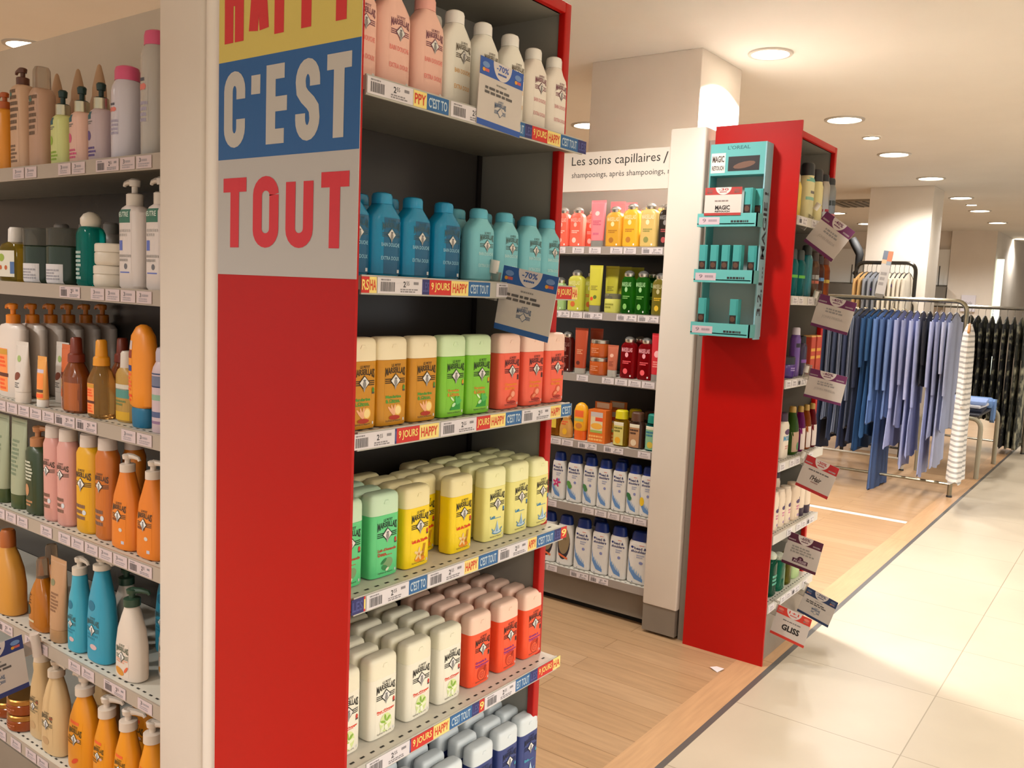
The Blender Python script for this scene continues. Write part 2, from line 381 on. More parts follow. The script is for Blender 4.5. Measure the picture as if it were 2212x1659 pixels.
gel('gel_ochre', '#c98a12:s', '#f1e4c2:s', '#3a2a12:c', ['Mandarine', '& Citron'], '#4f9a3a:c', pic_citrus, '#4c8a30:c')
gel('gel_green', '#7cc52e:s', '#d3ebbe:s', '#22381a:c', ['Verveine', '& Citron'], '#d08a28:c', pic_mint, '#e09a28:c')
gel('gel_coral', '#f2634a:s', '#f7d3c2:s', '#4a1c26:c', ['Clementine', 'de Corse'], '#f08a28:c', pic_clementine, '#4a1c26:c')
gel('gel_navy', '#33427e:s', '#d7dfe2:s', '#1a1f3a:c', ['Bois'], '#4aa0b8:c', pic_milk, '#4aa0b8:c')
def bath(key, H, hw, col, cap, tk, bandk, clearlab=None):
    hd = hw*.55; b = [(0, hw-.006, hd-.005), (.006, hw, hd), (H*.66, hw, hd), (H*.72, hw*.95, hd*.98), (H*.80, hw*.66, hd*.86), (H*.845, hw*.46, hd*.8), (H*.86, hw*.44, hd*.78)]
    def lab(g):
        if clearlab: g.rect(-hw*.35, H*.03, hw*.9, H*.70, clearlab, 0)
        logo(g, hw*.12, H*.68, hw*1.15, tk)
        for y in (.36, .2): g.text('BAIN DOUCHE' if y > .3 else 'EXTRA DOUX', -hw*.5, H*y, hw*.7, H*y+H*.045, bandk, 1, .02); 
        g.rect(hw*.55, H*.05, hw*.72, H*.09, '#e6e6e6:c', 1)
    product(key, 'bath_gel_bottle', 'bottle', b, col, 3.2, [('cap', lambda m: m.prof([(H*.862, hw*.47, hd*.84), (H*.955, hw*.47, hd*.84), (H*.985, hw*.42, hd*.75), (H, hw*.3, hd*.5)], cap, 2.3, 24))], lab)
bath('bath_blue', .158, .041, '#0a86b4:g', '#1d93c4:g', '#3a5a66:c', '#8fc4dc:c', '#1b5f86:g')
bath('bath_sky', .157, .041, '#7cc5d0:s', '#5fb8cf:s', '#4e6a68:c', '#bfe6e8:c')
bath('bath_pink', .198, .043, '#f0bfae:s', '#eeb0a4:s', '#7a4a58:c', '#ee8a80:c')
bath('bath_white', .196, .041, '#efece0:s', '#f2f0ea:s', '#6a5f50:c', '#e8b878:c')
bath('bath_rose', .188, .040, '#efe6da:s', '#f2efe8:s', '#7a4252:c', '#dca0a0:c')
# --- generic shapes for the left shelves
def taper(H, hw, hd, neck=.016): return [(0, hw-.007, hd-.005), (.004, hw-.001, hd-.001), (.010, hw, hd), (H*.45, hw*.98, hd), (H*.68, hw*.80, hd*.93), (H*.86, hw*.52, hd*.75), (H*.96, neck*1.15, neck*1.1), (H, neck, neck)]
def simple_lab(hw, z0, z1, items, base=None):
    def lab(g):
        for it in items:
            if it[0] == 'r': g.rect(it[1]*hw, z0+(z1-z0)*it[2], it[3]*hw, z0+(z1-z0)*it[4], it[5], it[6] if len(it) > 6 else 0)
            elif it[0] == 'b': g.bars(it[1]*hw, z0+(z1-z0)*it[2], it[3]*hw, z0+(z1-z0)*it[4], it[5], it[6], 1, it[7] if len(it) > 7 else 1)
            elif it[0] == 'e': g.ell(it[1]*hw, z0+(z1-z0)*it[2], it[3]*hw, it[4]*(z1-z0), it[5], it[6] if len(it) > 6 else 1, 12, it[7] if len(it) > 7 else 0)
            elif it[0] == 'l': logo(g, it[1]*hw, z0+(z1-z0)*it[2], it[3]*hw, it[4])
            elif it[0] == 't': g.text(it[1], it[2]*hw, z0+(z1-z0)*it[3], it[4]*hw, z0+(z1-z0)*it[5], it[6], 2, .02)
    return lab
def pumpb(key, H, hw, hd, col, pk, lab=None, shape='taper', ph=.045, ang=180, kind='lotion_pump_bottle', pr=.016, headk=None, n=2.4, collar=None):
    Hb = H-ph; b = taper(Hb, hw, hd) if shape == 'taper' else [(0, hw-.005, hd-.004), (.006, hw, hd), (Hb-.016, hw, hd), (Hb-.005, hw*.8, hd*.85), (Hb, pr, pr)]
    ex = [('pump', pump(Hb-.001, pr, pk, ph+.001, ang, headk))]
    if collar: ex.append(('collar', lambda m: m.prof([(Hb-.0005, pr*1.1), (Hb+ph*.40, pr*1.1)], collar, 2, 20)))
    product(key, kind, 'bottle', b, col, n, ex, simple_lab(hw, 0, Hb, lab, None if ':t' in col else col) if lab else None)
def capb(key, H, hw, hd, col, ck, ch, lab=None, kind='lotion_bottle', n=2.6, cr=None, shape='straight', cat='bottle', capn=2.0, dome=False):
    Hb = H-ch; cr = cr or min(hw, hd)*.8
    b = taper(Hb, hw, hd, cr*.95) if shape == 'taper' else [(0, hw-.005, hd-.004), (.006, hw, hd), (Hb-.018, hw, hd), (Hb-.006, hw*.82, hd*.88), (Hb, cr, cr)]
    cp = [(Hb, cr*1.05), (Hb+ch*.85, cr), (H, cr*.8)] if not dome else [(Hb, cr), (Hb+ch*.2, cr*1.15), (Hb+ch*.55, cr*1.15), (Hb+ch*.85, cr*.8), (H, cr*.3)]
    product(key, kind, cat, b, col, n, [('cap', capf(cp, ck, capn))], simple_lab(hw, 0, Hb, lab, None if ':t' in col else col) if lab else None)
def tubeb(key, H, hw, col, ck, ch, lab=None, hd=.017, kind='cream_tube'):
    b = [(ch, hw*.78, hd), (ch+.006, hw*.82, hd), (ch+(H-ch)*.5, hw*.92, hd*.72), (H-.012, hw, .004), (H-.010, hw, .0015), (H, hw, .0015)]
    product(key, kind, 'tube', b, col, 2.2, [('cap', capf([(0, hw*.76, hd*.95), (.002, hw*.8, hd), (ch-.001, hw*.8, hd), (ch, hw*.7, hd*.9)], ck, 2.2))], simple_lab(hw, ch, H-ch, lab, col) if lab else None)
def jar(key, r, H, col, lk, lh, lab=None, kind='cosmetic_jar'):
    product(key, kind, 'jar', [(0, r*.9), (.004, r*.98), (.01, r), (H-lh-.004, r), (H-lh, r*.94)], col, 2, [('lid', capf([(H-lh, r), (H-.003, r), (H, r*.94)], lk, 2, 28))], simple_lab(r, 0, H-lh, lab) if lab else None)
DK = '#3c4a44:c'; WH = '#e4dfda:c'; GR = '#7a7672:c'
pumpb('a_amberpump', .215, .036, .024, '#d98a14:s', '#b0561a:s', None, 'straight')
pumpb('a_tanpump', .268, .043, .026, '#c7a283:s', '#5c3420:s', [('b', -.5, .45, .6, .95, 7, '#6d5540:c', 2), ('e', -.3, .88, .16, .03, '#3f6a60:c'), ('b', -.5, .08, .4, .3, 5, '#7a604a:c', 5)], 'straight')
capb('a_tanclear', .258, .041, .026, '#b8937a:s', '#d2c4b4:t', .055, [('b', -.5, .4, .6, .92, 7, '#6d5540:c', 4), ('e', -.2, .86, .2, .04, '#3f6a60:c')])
product('a_tancone', 'lotion_bottle', 'bottle', [(0, .030, .020), (.006, .034, .024), (.155, .034, .024), (.185, .026, .021), (.2, .018, .018)], '#b39076:s', 2.6, [('cap', capf([(.2, .0185), (.225, .0175), (.26, .0105), (.282, .005), (.286, .002)], '#bb9674:s'))])
for nm, c, d in (('lime', '#c9cf86', '#8fae3a'), ('pink', '#dcb3a2', '#d0567e'), ('lilac', '#b9a6aa', '#5f4a86')):
    pumpb('a_sm_'+nm, .19, .037, .024, c+':s', '#16302a:s', [('r', -.8, .8, -.1, .94, '#2c5a62:c'), ('b', -.7, .7, .1, .77, 2, GR), ('e', -.45, .5, .3, .1, d+':c', 1, 50), ('b', -.6, .1, .6, .3, 3, d+':c', 6)], 'straight', .062, 150, collar='#c9c2a8:m')
def can(key, H, r, col, ck, lab, ch=.034, kind='deodorant_can', cw=.78):
    product(key, kind, 'spray can', [(0, r*.95), (.003, r), (H-ch-.026, r), (H-ch-.014, r*.93), (H-ch, r*.74)], col, 2, [('cap', capf([(H-ch, r*cw), (H-ch*.4, r*cw), (H-ch*.12, r*cw*.9), (H, r*cw*.55)], ck))], simple_lab(r, 0, H-ch, lab, col))
SPR = [('e', -.25, .62, .22, .03, '#d8796e:c'), ('e', .1, .62, .22, .03, '#d8796e:c'), ('b', -.35, .66, .2, .71, 1, '#5a5a66:c'), ('b', -.4, .3, .5, .5, 4, '#a9a2b8:c', 3)]
can('a_deo', .215, .036, '#c9c3cc:g', '#d2557c:s', SPR)
can('a_deo_tall', .279, .033, '#b3aca4:g', '#d2557c:s', SPR)
can('a_deo_small', .17, .025, '#c9c3cc:g', '#c9587c:s', SPR)
capb('a_oil', .147, .058, .03, '#9a8220:t', '#dcd6cf:s', .04, [('r', -.9, .12, .75, .78, '#d6d2c2:c'), ('e', -.4, .6, .3, .1, '#8fa63a:c'), ('e', -.5, .35, .14, .06, '#b85a2a:c'), ('e', .05, .35, .14, .06, '#b85a2a:c'), ('r', .45, .2, .75, .5, '#4a6a9c:c', 1)], kind='oil_bottle', n=3.5, cr=.02)
jar('a_darkjar', .052, .143, '#2c3a2c:g', '#8b8a80:t', .045, [('r', -.35, .02, .75, .52, '#d0cdd0:c'), ('b', -.25, .1, .65, .4, 4, '#9a98a0:c')])
capb('a_teal', .182, .043, .027, '#12a89c:t', '#d9cfbf:s', .036, [('b', -.7, .1, .1, .6, 7, '#b4c8c2:c', 3)], kind='mouthwash_bottle', cr=.021, dome=True)
jar('a_whitejar', .046, .052, '#d3c8b8:s', '#d8cebf:s', .02)
WP = [('r', -.85, .79, .45, .95, '#2f6a55:c'), ('t', 'NEUTRE', -.75, .86, .35, .92, '#c8d8cc:c'), ('b', -.6, .62, .5, .72, 2, '#b7b0ac:c'), ('r', -.6, .46, -.2, .58, '#5c6cb8:c'), ('b', -.6, .32, .6, .42, 2, '#a39c98:c', 4), ('e', .1, .27, .14, .035, '#6a6a70:c'), ('r', -.5, .19, .4, .205, '#5c6cb8:c')]
pumpb('a_whitepump', .254, .045, .026, '#d6cbc6:s', '#d0c5b9:s', WP, 'straight', .062, 180, pr=.019)
capb('a_greyback', .17, .04, .025, '#8a827a:s', '#8f877f:s', .03)
ORL = [('r', -.6, .08, .2, .66, '#ee8e4a:c'), ('r', -.6, .58, .2, .65, '#c8922e:c', 1), ('b', -.55, .4, .15, .56, 3, '#f4602a:c', 2), ('r', -.6, .28, .25, .33, '#5c2c1e:c', 1), ('b', -.55, .1, .1, .26, 3, '#f4602a:c', 5)]
pumpb('a_lotion', .262, .069, .024, '#dccfc4:s', '#e08014:s', ORL, 'straight', .055, 180, pr=.018, n=2.2)
tubeb('a_whitetube', .165, .034, '#d6ccc2:s', '#d6ccc2:s', .03, [('e', 0, .85, .25, .1, '#9ab06a:c', 1, 60), ('e', -.1, .4, .5, .1, '#7a3c28:c', 1, 20), ('b', -.4, .1, .3, .25, 3, GR)])
tubeb('a_orangetube', .133, .024, '#e4a050:s', '#e0d8d0:s', .02, [('r', -.7, .75, .7, .85, '#c8bccb:c'), ('r', -.7, .3, .7, .72, '#f08a3c:c'), ('r', -.7, .2, .7, .28, '#5c3a24:c', 1), ('r', -.7, .05, .7, .16, '#f4602a:c', 1)], .013)
tubeb('a_browntube', .167, .024, '#d06a3a:s', '#c8a8a0:s', .03, [('r', -.7, .45, .7, .6, '#6a241a:c'), ('r', -.7, .25, .7, .42, '#c8a070:c')], .013)
def sprayb(key, H, hw, hd, col, ck, lab, kind='spray_oil_bottle'):
    Hb = H*.67; b = [(0, hw-.005, hd-.004), (.006, hw, hd), (Hb*.72, hw*.97, hd), (Hb*.9, hw*.6, hd*.8), (Hb, hw*.4, hd*.6)]
    product(key, kind, 'bottle', b, col, 2.6, [('spray_cap', lambda m: (m.prof([(Hb, hw*.48, hd*.75), (Hb+H*.10, hw*.46, hd*.72), (Hb+H*.12, hw*.36, hd*.6)], ck, 2.2, 20), m.prof([(Hb+H*.12, hw*.34, hd*.56), (H-.004, hw*.28, hd*.5), (H, hw*.22, hd*.4)], ck, 2.2, 20)))], simple_lab(hw, 0, Hb, lab, None if ':t' in col else col) if lab else None)
sprayb('a_brownspray', .191, .046, .026, '#7a3c14:g', '#7a2e16:s', [('b', -.9, .1, -.55, .85, 9, '#b8a898:c', 3), ('r', -.3, .05, .9, .6, '#a8581a:g')])
sprayb('a_goldspray', .193, .045, .025, '#c89a58:t', '#e0941c:s', ORL)
capb('a_greenish', .172, .038, .023, '#b08a40:s', '#cfc4b8:s', .04, [('r', -.8, .45, .8, .62, '#4f8a80:c'), ('r', -.8, .6, .8, .7, '#c8c0b0:c'), ('b', -.6, .3, .6, .42, 2, '#6a7a4a:c'), ('r', -.8, .04, .8, .2, '#d0a020:c')], n=2.4)
product('a_inverted', 'sun_lotion_bottle', 'bottle', [(.046, .030, .018), (.052, .042, .022), (.08, .046, .024), (.17, .045, .024), (.215, .036, .021), (.235, .020, .014), (.241, .008, .006)], '#e58b1c:s', 2.3,
        [('cap', capf([(0, .030, .019), (.004, .032, .020), (.04, .034, .021), (.0458, .031, .019)], '#14688c:s', 2.4))], simple_lab(.046, .05, .22, [('r', -.85, .78, -.25, .9, '#c8b4b0:c'), ('r', -.85, .66, -.25, .77, '#8a3420:c'), ('r', -.85, .48, -.25, .56, '#2c3c80:c'), ('b', -.85, .2, -.25, .46, 5, '#f06a3c:c'), ('b', -.85, .05, -.2, .17, 2, '#f0502a:c')]))
can('a_aero', .197, .036, '#c3aeb4:s', '#b3aab8:s', [('r', -.95, .82, .95, .84, '#3c4a6c:c'), ('r', -.95, .66, .95, .80, '#6a7088:c'), ('r', -.95, .64, .95, .66, '#2c3a60:c'), ('r', -.95, .46, .95, .54, '#86a890:c'), ('r', -.95, .22, .95, .30, '#4f5a80:c'), ('r', -.95, .13, .95, .17, '#8a6a8a:c')])
tubeb('a_paletube', .252, .045, '#9aa084:s', '#3a4a24:s', .04, [('b', -.5, .3, .4, .9, 9, '#7c8a70:c')], .02)
pumpb('a_darkgreen', .242, .042, .026, '#2c3c20:s', '#b0764a:s', [('b', -.6, .5, .5, .8, 6, '#c8c8b4:c', 2), ('e', -.3, .36, .3, .09, '#b8845a:c'), ('b', -.5, .12, .4, .22, 2, '#b8845a:c')], 'straight', .055, 20, pr=.02)
def lpmspray(key, H, hw, hd, col, nm='#7a5a4a:c'):
    capb(key, H, hw, hd, col, '#d3c3b7:s', .036, [('l', .1, .75, 1.5, '#4a3a30:c'), ('b', -.6, .15, .5, .35, 3, nm), ('e', .4, .25, .16, .03, '#c8ccd0:c', 2)], cr=.022, kind='body_spray_bottle', n=2.2)
lpmspray('a_pinklpm', .26, .034, .025, '#cf958a:s'); lpmspray('a_yellowlpm', .258, .042, .026, '#d9a012:s'); lpmspray('a_rustlpm', .262, .036, .025, '#c06a22:s'); lpmspray('a_orangelpm', .26, .034, .025, '#cf7a1e:s')
MK = [('l', .05, .62, 1.1, '#4a3a2a:c'), ('b', -.5, .36, .2, .42, 1, '#8a4a1c:c'), ('e', .25, .27, .13, .025, '#c8c0b8:c'), ('r', .3, .09, .5, .13, '#b8b8c8:c')]
pumpb('a_orangemilk', .232, .050, .027, '#d9791e:s', '#d4c4b4:s', MK, 'taper', .042, 10, pr=.018)
capb('a_goldbig', .242, .072, .035, '#c78a34:s', '#a85a20:s', .05, [('b', -.5, .4, .2, .7, 6, '#5a3c1c:c'), ('e', -.3, .35, .25, .08, '#d8c0b0:c')], shape='taper', cr=.02)
capb('a_amber', .202, .052, .028, '#a8620f:g', '#b8a088:t', .055, [('b', -.75, .5, -.25, .7, 4, '#5a3a14:c'), ('e', -.5, .38, .25, .1, '#2c3a30:c'), ('b', -.7, .15, .1, .22, 1, '#d8c8a0:c')], kind='oil_bottle', shape='taper', cr=.016)
tubeb('a_tantube', .227, .042, '#b38a66:s', '#a88058:s', .035, [('b', -.4, .3, .5, .65, 6, '#8a6448:c'), ('e', -.3, .8, .3, .06, '#7a7a5a:c')], .02)
BL = [('e', -.1, .62, .33, .055, '#1e6a86:c'), ('l', 0, .50, 1.1, '#3f5a5a:c'), ('b', -.5, .25, .5, .32, 2, '#2c7f98:c'), ('e', .1, .18, .3, .03, '#c8a8a8:c')]
pumpb('a_bluemilk', .252, .037, .026, '#3a9cb4:s', '#cdbfae:s', BL, 'taper', .045, 0, pr=.019)
pumpb('a_bluemilk_tall', .272, .050, .028, '#3193b0:s', '#cdbfae:s', BL, 'taper', .03, 0, pr=.022)
WM = [('l', 0, .5, 1.0, '#56604e:c'), ('b', -.5, .24, .5, .3, 2, '#d89a80:c'), ('e', -.2, .12, .4, .05, '#c8872a:c', 1, -10), ('e', .35, .17, .2, .02, '#d8603a:c', 2, 50)]
pumpb('a_whitemilk', .227, .052, .028, '#d4c6b8:s', '#2c4634:s', WM, 'taper', .042, 30, pr=.02)
jar('a_amberjar', .053, .047, '#8a3f12:g', '#b88848:m', .014, [('b', -.6, .3, .5, .7, 2, '#b06a4a:c')])
CM = [('l', 0, .56, 1.0, '#56503e:c'), ('b', -.5, .34, .5, .4, 2, '#8a7a5a:c'), ('e', .4, .5, .12, .02, '#a04a2a:c'), ('e', -.1, .18, .35, .05, '#b8956a:c')]
pumpb('a_creammilk', .262, .056, .030, '#c9aa7c:s', '#cbb9a4:s', CM, 'taper', .045, 0, pr=.022)
capb('a_creamcap', .249, .046, .028, '#c2a376:s', '#cbb9a4:s', .025, CM, shape='taper', cr=.022)
OM = [('r', -.35, .64, .35, .68, '#e0602a:c'), ('l', .05, .62, 1.0, '#4f4418:c'), ('b', -.6, .36, .2, .43, 2, '#8a5a14:c'), ('e', .35, .45, .12, .02, '#d0a8a0:c'), ('e', .1, .16, .3, .03, '#d8481c:c', 1, 30)]
pumpb('a_sunmilk', .258, .060, .032, '#dd8d10:s', '#d3c3b3:s', OM, 'taper', .05, 180, pr=.024)
pumpb('a_sunmilk_slim', .24, .044, .028, '#dd8d14:s', '#d3c3b3:s', OM, 'taper', .052, 20, pr=.022)
# --- hair-care bay (far) bottles
def hair(key, H, hw, col, lk, pk, n=3.2, hd=.024, dome='#d8d6d0:m'):
    capb(key, H, hw, hd, col, dome, .028, [('t', 'MARSEILLAIS', -.7, .74, .7, .86, lk), ('e', 0, .66, .22, .07, lk), ('b', -.5, .4, .6, .5, 2, pk), ('e', -.1, .2, .3, .08, pk, 1), ('r', .5, .05, .65, .1, WH)], kind='shampoo_bottle', n=n, cr=.02, dome=True)
hair('c_coral', .178, .036, '#e8604a:s', '#f0b0a0:c', '#f5c0b0:c'); hair('c_gold', .178, .040, '#d39a2a:s', '#ecd49a:c', '#a86a1c:c'); hair('c_yellow', .188, .040, '#e8ab28:s', '#f0d898:c', '#b87420:c')
hair('c_palegold', .188, .040, '#d4b368:s', '#ecdcb0:c', '#8a8a4a:c'); hair('c_black', .184, .035, '#26201c:g', '#8a8480:c', '#b04a4a:c'); hair('c_lime', .186, .040, '#b8b43e:s', '#dcd890:c', '#c8602a:c')
hair('c_green', .188, .031, '#2f8a22:t', '#9ac88a:c', '#7ab05a:c'); hair('c_olive', .181, .034, '#6a6020:g', '#b8b080:c', '#d8b020:c'); hair('c_darkred', .186, .030, '#4a120c:g', '#8a5a50:c', '#8a4a40:c')
hair('c_red', .184, .037, '#c4131e:t', '#e8a0a8:c', '#e85a60:c'); hair('c_palegreen', .15, .028, '#9ab87a:s', '#c8d8b0:c', '#6a9a5a:c')
TB = [('e', 0, .8, .3, .07, '#e8c8c0:c'), ('b', -.5, .45, .6, .6, 3, '#c85a70:c'), ('b', -.4, .15, .4, .25, 1, '#c8607a:c')]
tubeb('c_pinktube', .204, .038, '#ee7f86:s', '#8a8680:s', .028, TB); tubeb('c_limetube', .207, .034, '#c4bc3c:s', '#7d7a72:s', .03, [('b', -.5, .45, .5, .6, 3, '#8a8430:c'), ('e', -.3, .2, .25, .06, '#d04a20:c'), ('e', .2, .25, .25, .06, '#5a6a20:c')])
tubeb('c_browntube', .205, .034, '#b0482a:s', '#a8a298:s', .025, [('b', -.4, .4, .5, .55, 3, '#d8906a:c'), ('e', -.1, .15, .3, .06, '#5a1c10:c')]); tubeb('c_smalltube', .14, .027, '#b9654a:s', '#b0aaa0:s', .03, [('e', 0, .8, .35, .1, '#d8a890:c'), ('b', -.4, .2, .4, .5, 4, '#8a3c28:c')])
tubeb('c_redtube', .205, .032, '#c62a34:s', '#8a8680:s', .03, [('e', 0, .6, .4, .1, '#e8a8a8:c'), ('b', -.5, .2, .5, .4, 3, '#e88a80:c')])
jar('c_limejar', .036, .085, '#c2bf58:s', '#b4b09c:t', .022, [('b', -.6, .3, .6, .7, 2, '#8a8a30:c')]); jar('c_orangejar', .044, .079, '#b4521c:g', '#cfc6b4:m', .016, [('b', -.5, .3, .4, .7, 3, '#d88a60:c')])
capb('c_amber', .15, .026, .02, '#c07a1c:t', '#c89a3a:s', .02, [('r', -.6, .3, .6, .7, '#d8b83a:c')]); capb('c_tan', .128, .034, .022, '#c89248:s', '#c8a888:s', .03, [('b', -.5, .6, .5, .8, 2, '#d84a20:c'), ('e', .1, .3, .35, .15, '#e0a81c:c')], shape='taper', cr=.018)
product('c_capsule', 'shampoo_bottle', 'bottle', [(.042, .030, .019), (.05, .034, .021), (.13, .036, .021), (.155, .028, .018), (.167, .014, .01), (.170, .005, .004)], '#eda81c:s', 2.3, [('cap', capf([(0, .030, .019), (.0415, .032, .02)], '#e2611a:s', 2.3))], simple_lab(.036, .05, .15, [('r', -.7, .55, .6, .85, '#e8642a:c'), ('r', -.75, .35, .6, .48, '#a8b060:c'), ('e', 0, .15, .5, .13, '#c8782a:c')]))
def garn(key, col, ck, l1, l2, pk):
    capb(key, .16, .036, .024, col, ck, .038, [('r', -.8, .05, .6, .88, l1), ('r', -.8, .76, .6, .88, '#d8d0b8:c', 1), ('b', -.7, .5, .5, .72, 2, l2), ('e', -.1, .22, .4, .12, pk, 2)], kind='shampoo_bottle', n=2.6, cr=.026, capn=2.6)
garn('c_yellowcap', '#b9921a:t', '#d3c41a:s', '#cfc06a:c', '#6a6420:c', '#e0a21c:c'); garn('c_browncap', '#3a2218:g', '#5a3a2a:s', '#b08058:c', '#3c2018:c', '#d8c0a0:c'); garn('c_tealcap', '#158a8a:t', '#1a8070:s', '#7fae8a:c', '#1f6a8a:c', '#c8b040:c')
def hs(key, H, hw, art, big=False, dark=False):
    hd = .025 if not big else .03
    b = [(0, hw-.006, hd-.005), (.005, hw-.001, hd), (.012, hw, hd), (H*.35, hw*.98, hd), (H*.6, hw*.96, hd), (H*.78, hw*.9, hd*.95), (H*.82, hw*.8, hd*.9)]
    def lab(g):
        if dark:
            g.ell(0, H*.45, hw*.8, H*.33, '#2a2430:c', 0, 20); g.ell(.04*hw, H*.5, hw*.7, H*.27, '#8a7656:c', 1, 20); g.poly([(-hw*.55, H*.2), (hw*.6, H*.13), (hw*.62, H*.17), (-hw*.5, H*.24)], '#d86a3a:c', 3)
            g.text('pro', -hw*.2, H*.5, hw*.4, H*.56, '#5a5040:c', 3)
        else:
            g.ell(-hw*.5, H*.70, hw*.13, H*.022, '#1f2f70:c', 1, 10)
            g.text('head &', -hw*.32, H*.665, hw*.72, H*.715, '#2c3466:c', 1, .03); g.text('shoulders', -hw*.6, H*.605, hw*.8, H*.655, '#2c3466:c', 1, .03)
            g.bars(-hw*.1, H*.5, hw*.6, H*.58, 2, '#9aa0b8:c', 1, 4); g.ell(hw*.3, H*.42, hw*.17, H*.03, '#7f84b0:c', 1, 10)
            g.poly([(-hw*.86, H*.5), (-hw*.6, H*.33), (-hw*.1, H*.2), (hw*.5, H*.12), (hw*.5, H*.06), (-hw*.2, H*.1), (-hw*.7, H*.24)], '#5f86b8:c', 1)
            for i in range(6): x = -hw*.7+i*hw*.2; g.poly([(x, H*(.3-.03*i)), (x+hw*.07, H*(.37-.033*i)), (x+hw*.14, H*(.28-.03*i))], '#7fa4cc:c', 2)
            g.bars(hw*.1, H*.74, hw*.5, H*.76, 1, '#d86a5a:c', 1)
            if art: art(g, hw, H)
        g.rect(-hw*.4, H*.03, -hw*.33, H*.05, '#30406a:c', 1)
    product(key, 'shampoo_bottle', 'bottle', b, '#d6d2cc:s', 3.0, [('cap', lambda m: m.prof([(H*.8202, hw*.76, hd*.86), (H*.93, hw*.72, hd*.82), (H*.985, hw*.6, hd*.7), (H, hw*.4, hd*.5)], '#15307e:s', 2.6, 24))], lab)
leaf = lambda k: (lambda g, hw, H: (g.ell(-hw*.55, H*.38, hw*.32, H*.06, k, 3, 12, 65), g.ell(-hw*.35, H*.33, hw*.3, H*.05, k, 4, 12, 20)))
hs('c_hs', .222, .036, None); hs('c_hs_pink', .222, .036, lambda g, hw, H: flower(g, 0, H*.36, hw*.6, 5, '#c22a6a:c', '#e8a0c0:c', 3)); hs('c_hs_leaf', .222, .041, leaf('#4f8a3a:c')); hs('c_hs_aloe', .222, .036, leaf('#3f7a44:c')); hs('c_hs_mint', .222, .036, leaf('#2c6a3c:c'))
hs('c_hs_lemon', .222, .036, lambda g, hw, H: g.ell(-hw*.5, H*.3, hw*.35, H*.09, '#e0b81c:c', 3)); hs('c_hs_dark', .236, .043, None, dark=True); hs('c_hs_tall', .238, .045, None); hs('c_hs_big', .235, .058, None, big=True)
# --- far end display bottles
capb('d_yellow', .17, .035, .024, '#e2c04a:s', '#cfc8b0:s', .03); capb('d_cream', .226, .042, .026, '#d8cf9c:s', '#23262a:s', .05, [('r', -.95, .86, .95, .95, '#6fae9a:c'), ('r', -.95, .45, .95, .52, '#8ab8a0:c'), ('b', -.5, .58, .5, .68, 1, GR)], cr=.026); capb('d_cream_plain', .216, .036, .026, '#d8cd94:s', '#23262a:s', .05, [('b', -.7, .4, .7, .45, 1, '#a8904a:c')], cr=.024)
can('d_silver', .21, .026, '#b3aca4:m', '#2a2c30:s', [('r', -.95, .3, .95, .36, '#a03040:c')], .03, 'hair_spray_can'); can('d_slim', .205, .028, '#8a8d90:m', '#26282c:s', [('r', -.95, .5, .95, .62, '#3a4448:c'), ('r', -.95, .1, .95, .3, '#c87a80:c')], .03, 'hair_spray_can')
capb('d_tealwide', .185, .036, .024, '#13a0a4:t', '#3a4444:s', .04, [('r', -.9, .5, .9, .58, '#5fae3a:c')]); capb('d_tealdark', .21, .032, .024, '#0c6a74:g', '#26302f:s', .04)
can('d_bronze', .19, .028, '#5a4436:m', '#3a2a22:s', [('r', -.95, .5, .95, .62, '#9a9a98:c'), ('r', -.95, .38, .95, .46, '#b8604a:c')], .04, 'hair_spray_can'); can('d_brown', .18, .028, '#4a2c22:m', '#2c1a16:s', [('r', -.95, .5, .95, .6, '#5a84b8:c')], .04, 'hair_spray_can'); can('d_copper', .172, .029, '#7a3a18:m', '#5a2a14:s', [('r', -.95, .45, .95, .55, '#b89a3a:c')], .03, 'hair_spray_can')
jar('d_purplejar', .044, .085, '#4a2a7a:g', '#1c1a22:s', .03, [('b', -.5, .5, .5, .8, 2, '#a890c8:c')]); capb('d_purpletall', .2, .024, .02, '#6a4a94:g', '#cfc8d4:g', .03, [('r', -.9, .7, .9, .8, '#2c2438:c')]); capb('d_purpledark', .165, .03, .022, '#2c1a3c:g', '#16141a:s', .03, [('r', -.9, .4, .9, .5, '#7a4a9a:c')])
product('d_redbox', 'hair_product_box', 'box', [(0, .028, .02), (.158, .028, .02)], '#b8402a:c', 14, [('flap', lambda m: m.prof([(.1582, .0275, .0195), (.165, .0265, .0185)], '#e0a860:c', 14, 28))], simple_lab(.028, 0, .158, [('r', -.97, .62, .97, .7, '#d89a3a:c'), ('r', -.97, .42, .97, .5, '#d89a3a:c')]), N=28)
capb('d_moist', .185, .042, .026, '#dccfbc:s', '#3a2038:s', .035, [('e', 0, .72, .6, .08, '#4a2850:c'), ('t', 'MOIST', -.7, .48, .7, .62, '#3f8ab0:c'), ('b', -.4, .25, .4, .36, 2, '#c88a80:c')], kind='shampoo_bottle', cr=.022)
capb('d_greenbottle', .2, .043, .028, '#4f7a24:t', '#a8843a:s', .025, [('r', -.85, .08, .85, .55, '#a88a70:c'), ('e', .2, .2, .4, .1, '#3f7a4a:c')], kind='hair_rinse_bottle', shape='taper', cr=.014)
for nm, c in (('magenta', '#9a1f86'), ('orange', '#c8661a'), ('red', '#8a1420')): capb('d_'+nm, .193, .030, .024, c+':t', '#a8843a:s', .025, [('r', -.85, .06, .85, .6, '#cfc0b8:c')], kind='hair_rinse_bottle', shape='taper', cr=.012)
AU = [('e', 0, .55, .5, .06, '#46305a:c'), ('r', .25, .56, .5, .66, '#46305a:c'), ('b', -.4, .3, .4, .45, 2, '#c8789a:c'), ('e', .1, .15, .3, .04, '#9a80a0:c')]
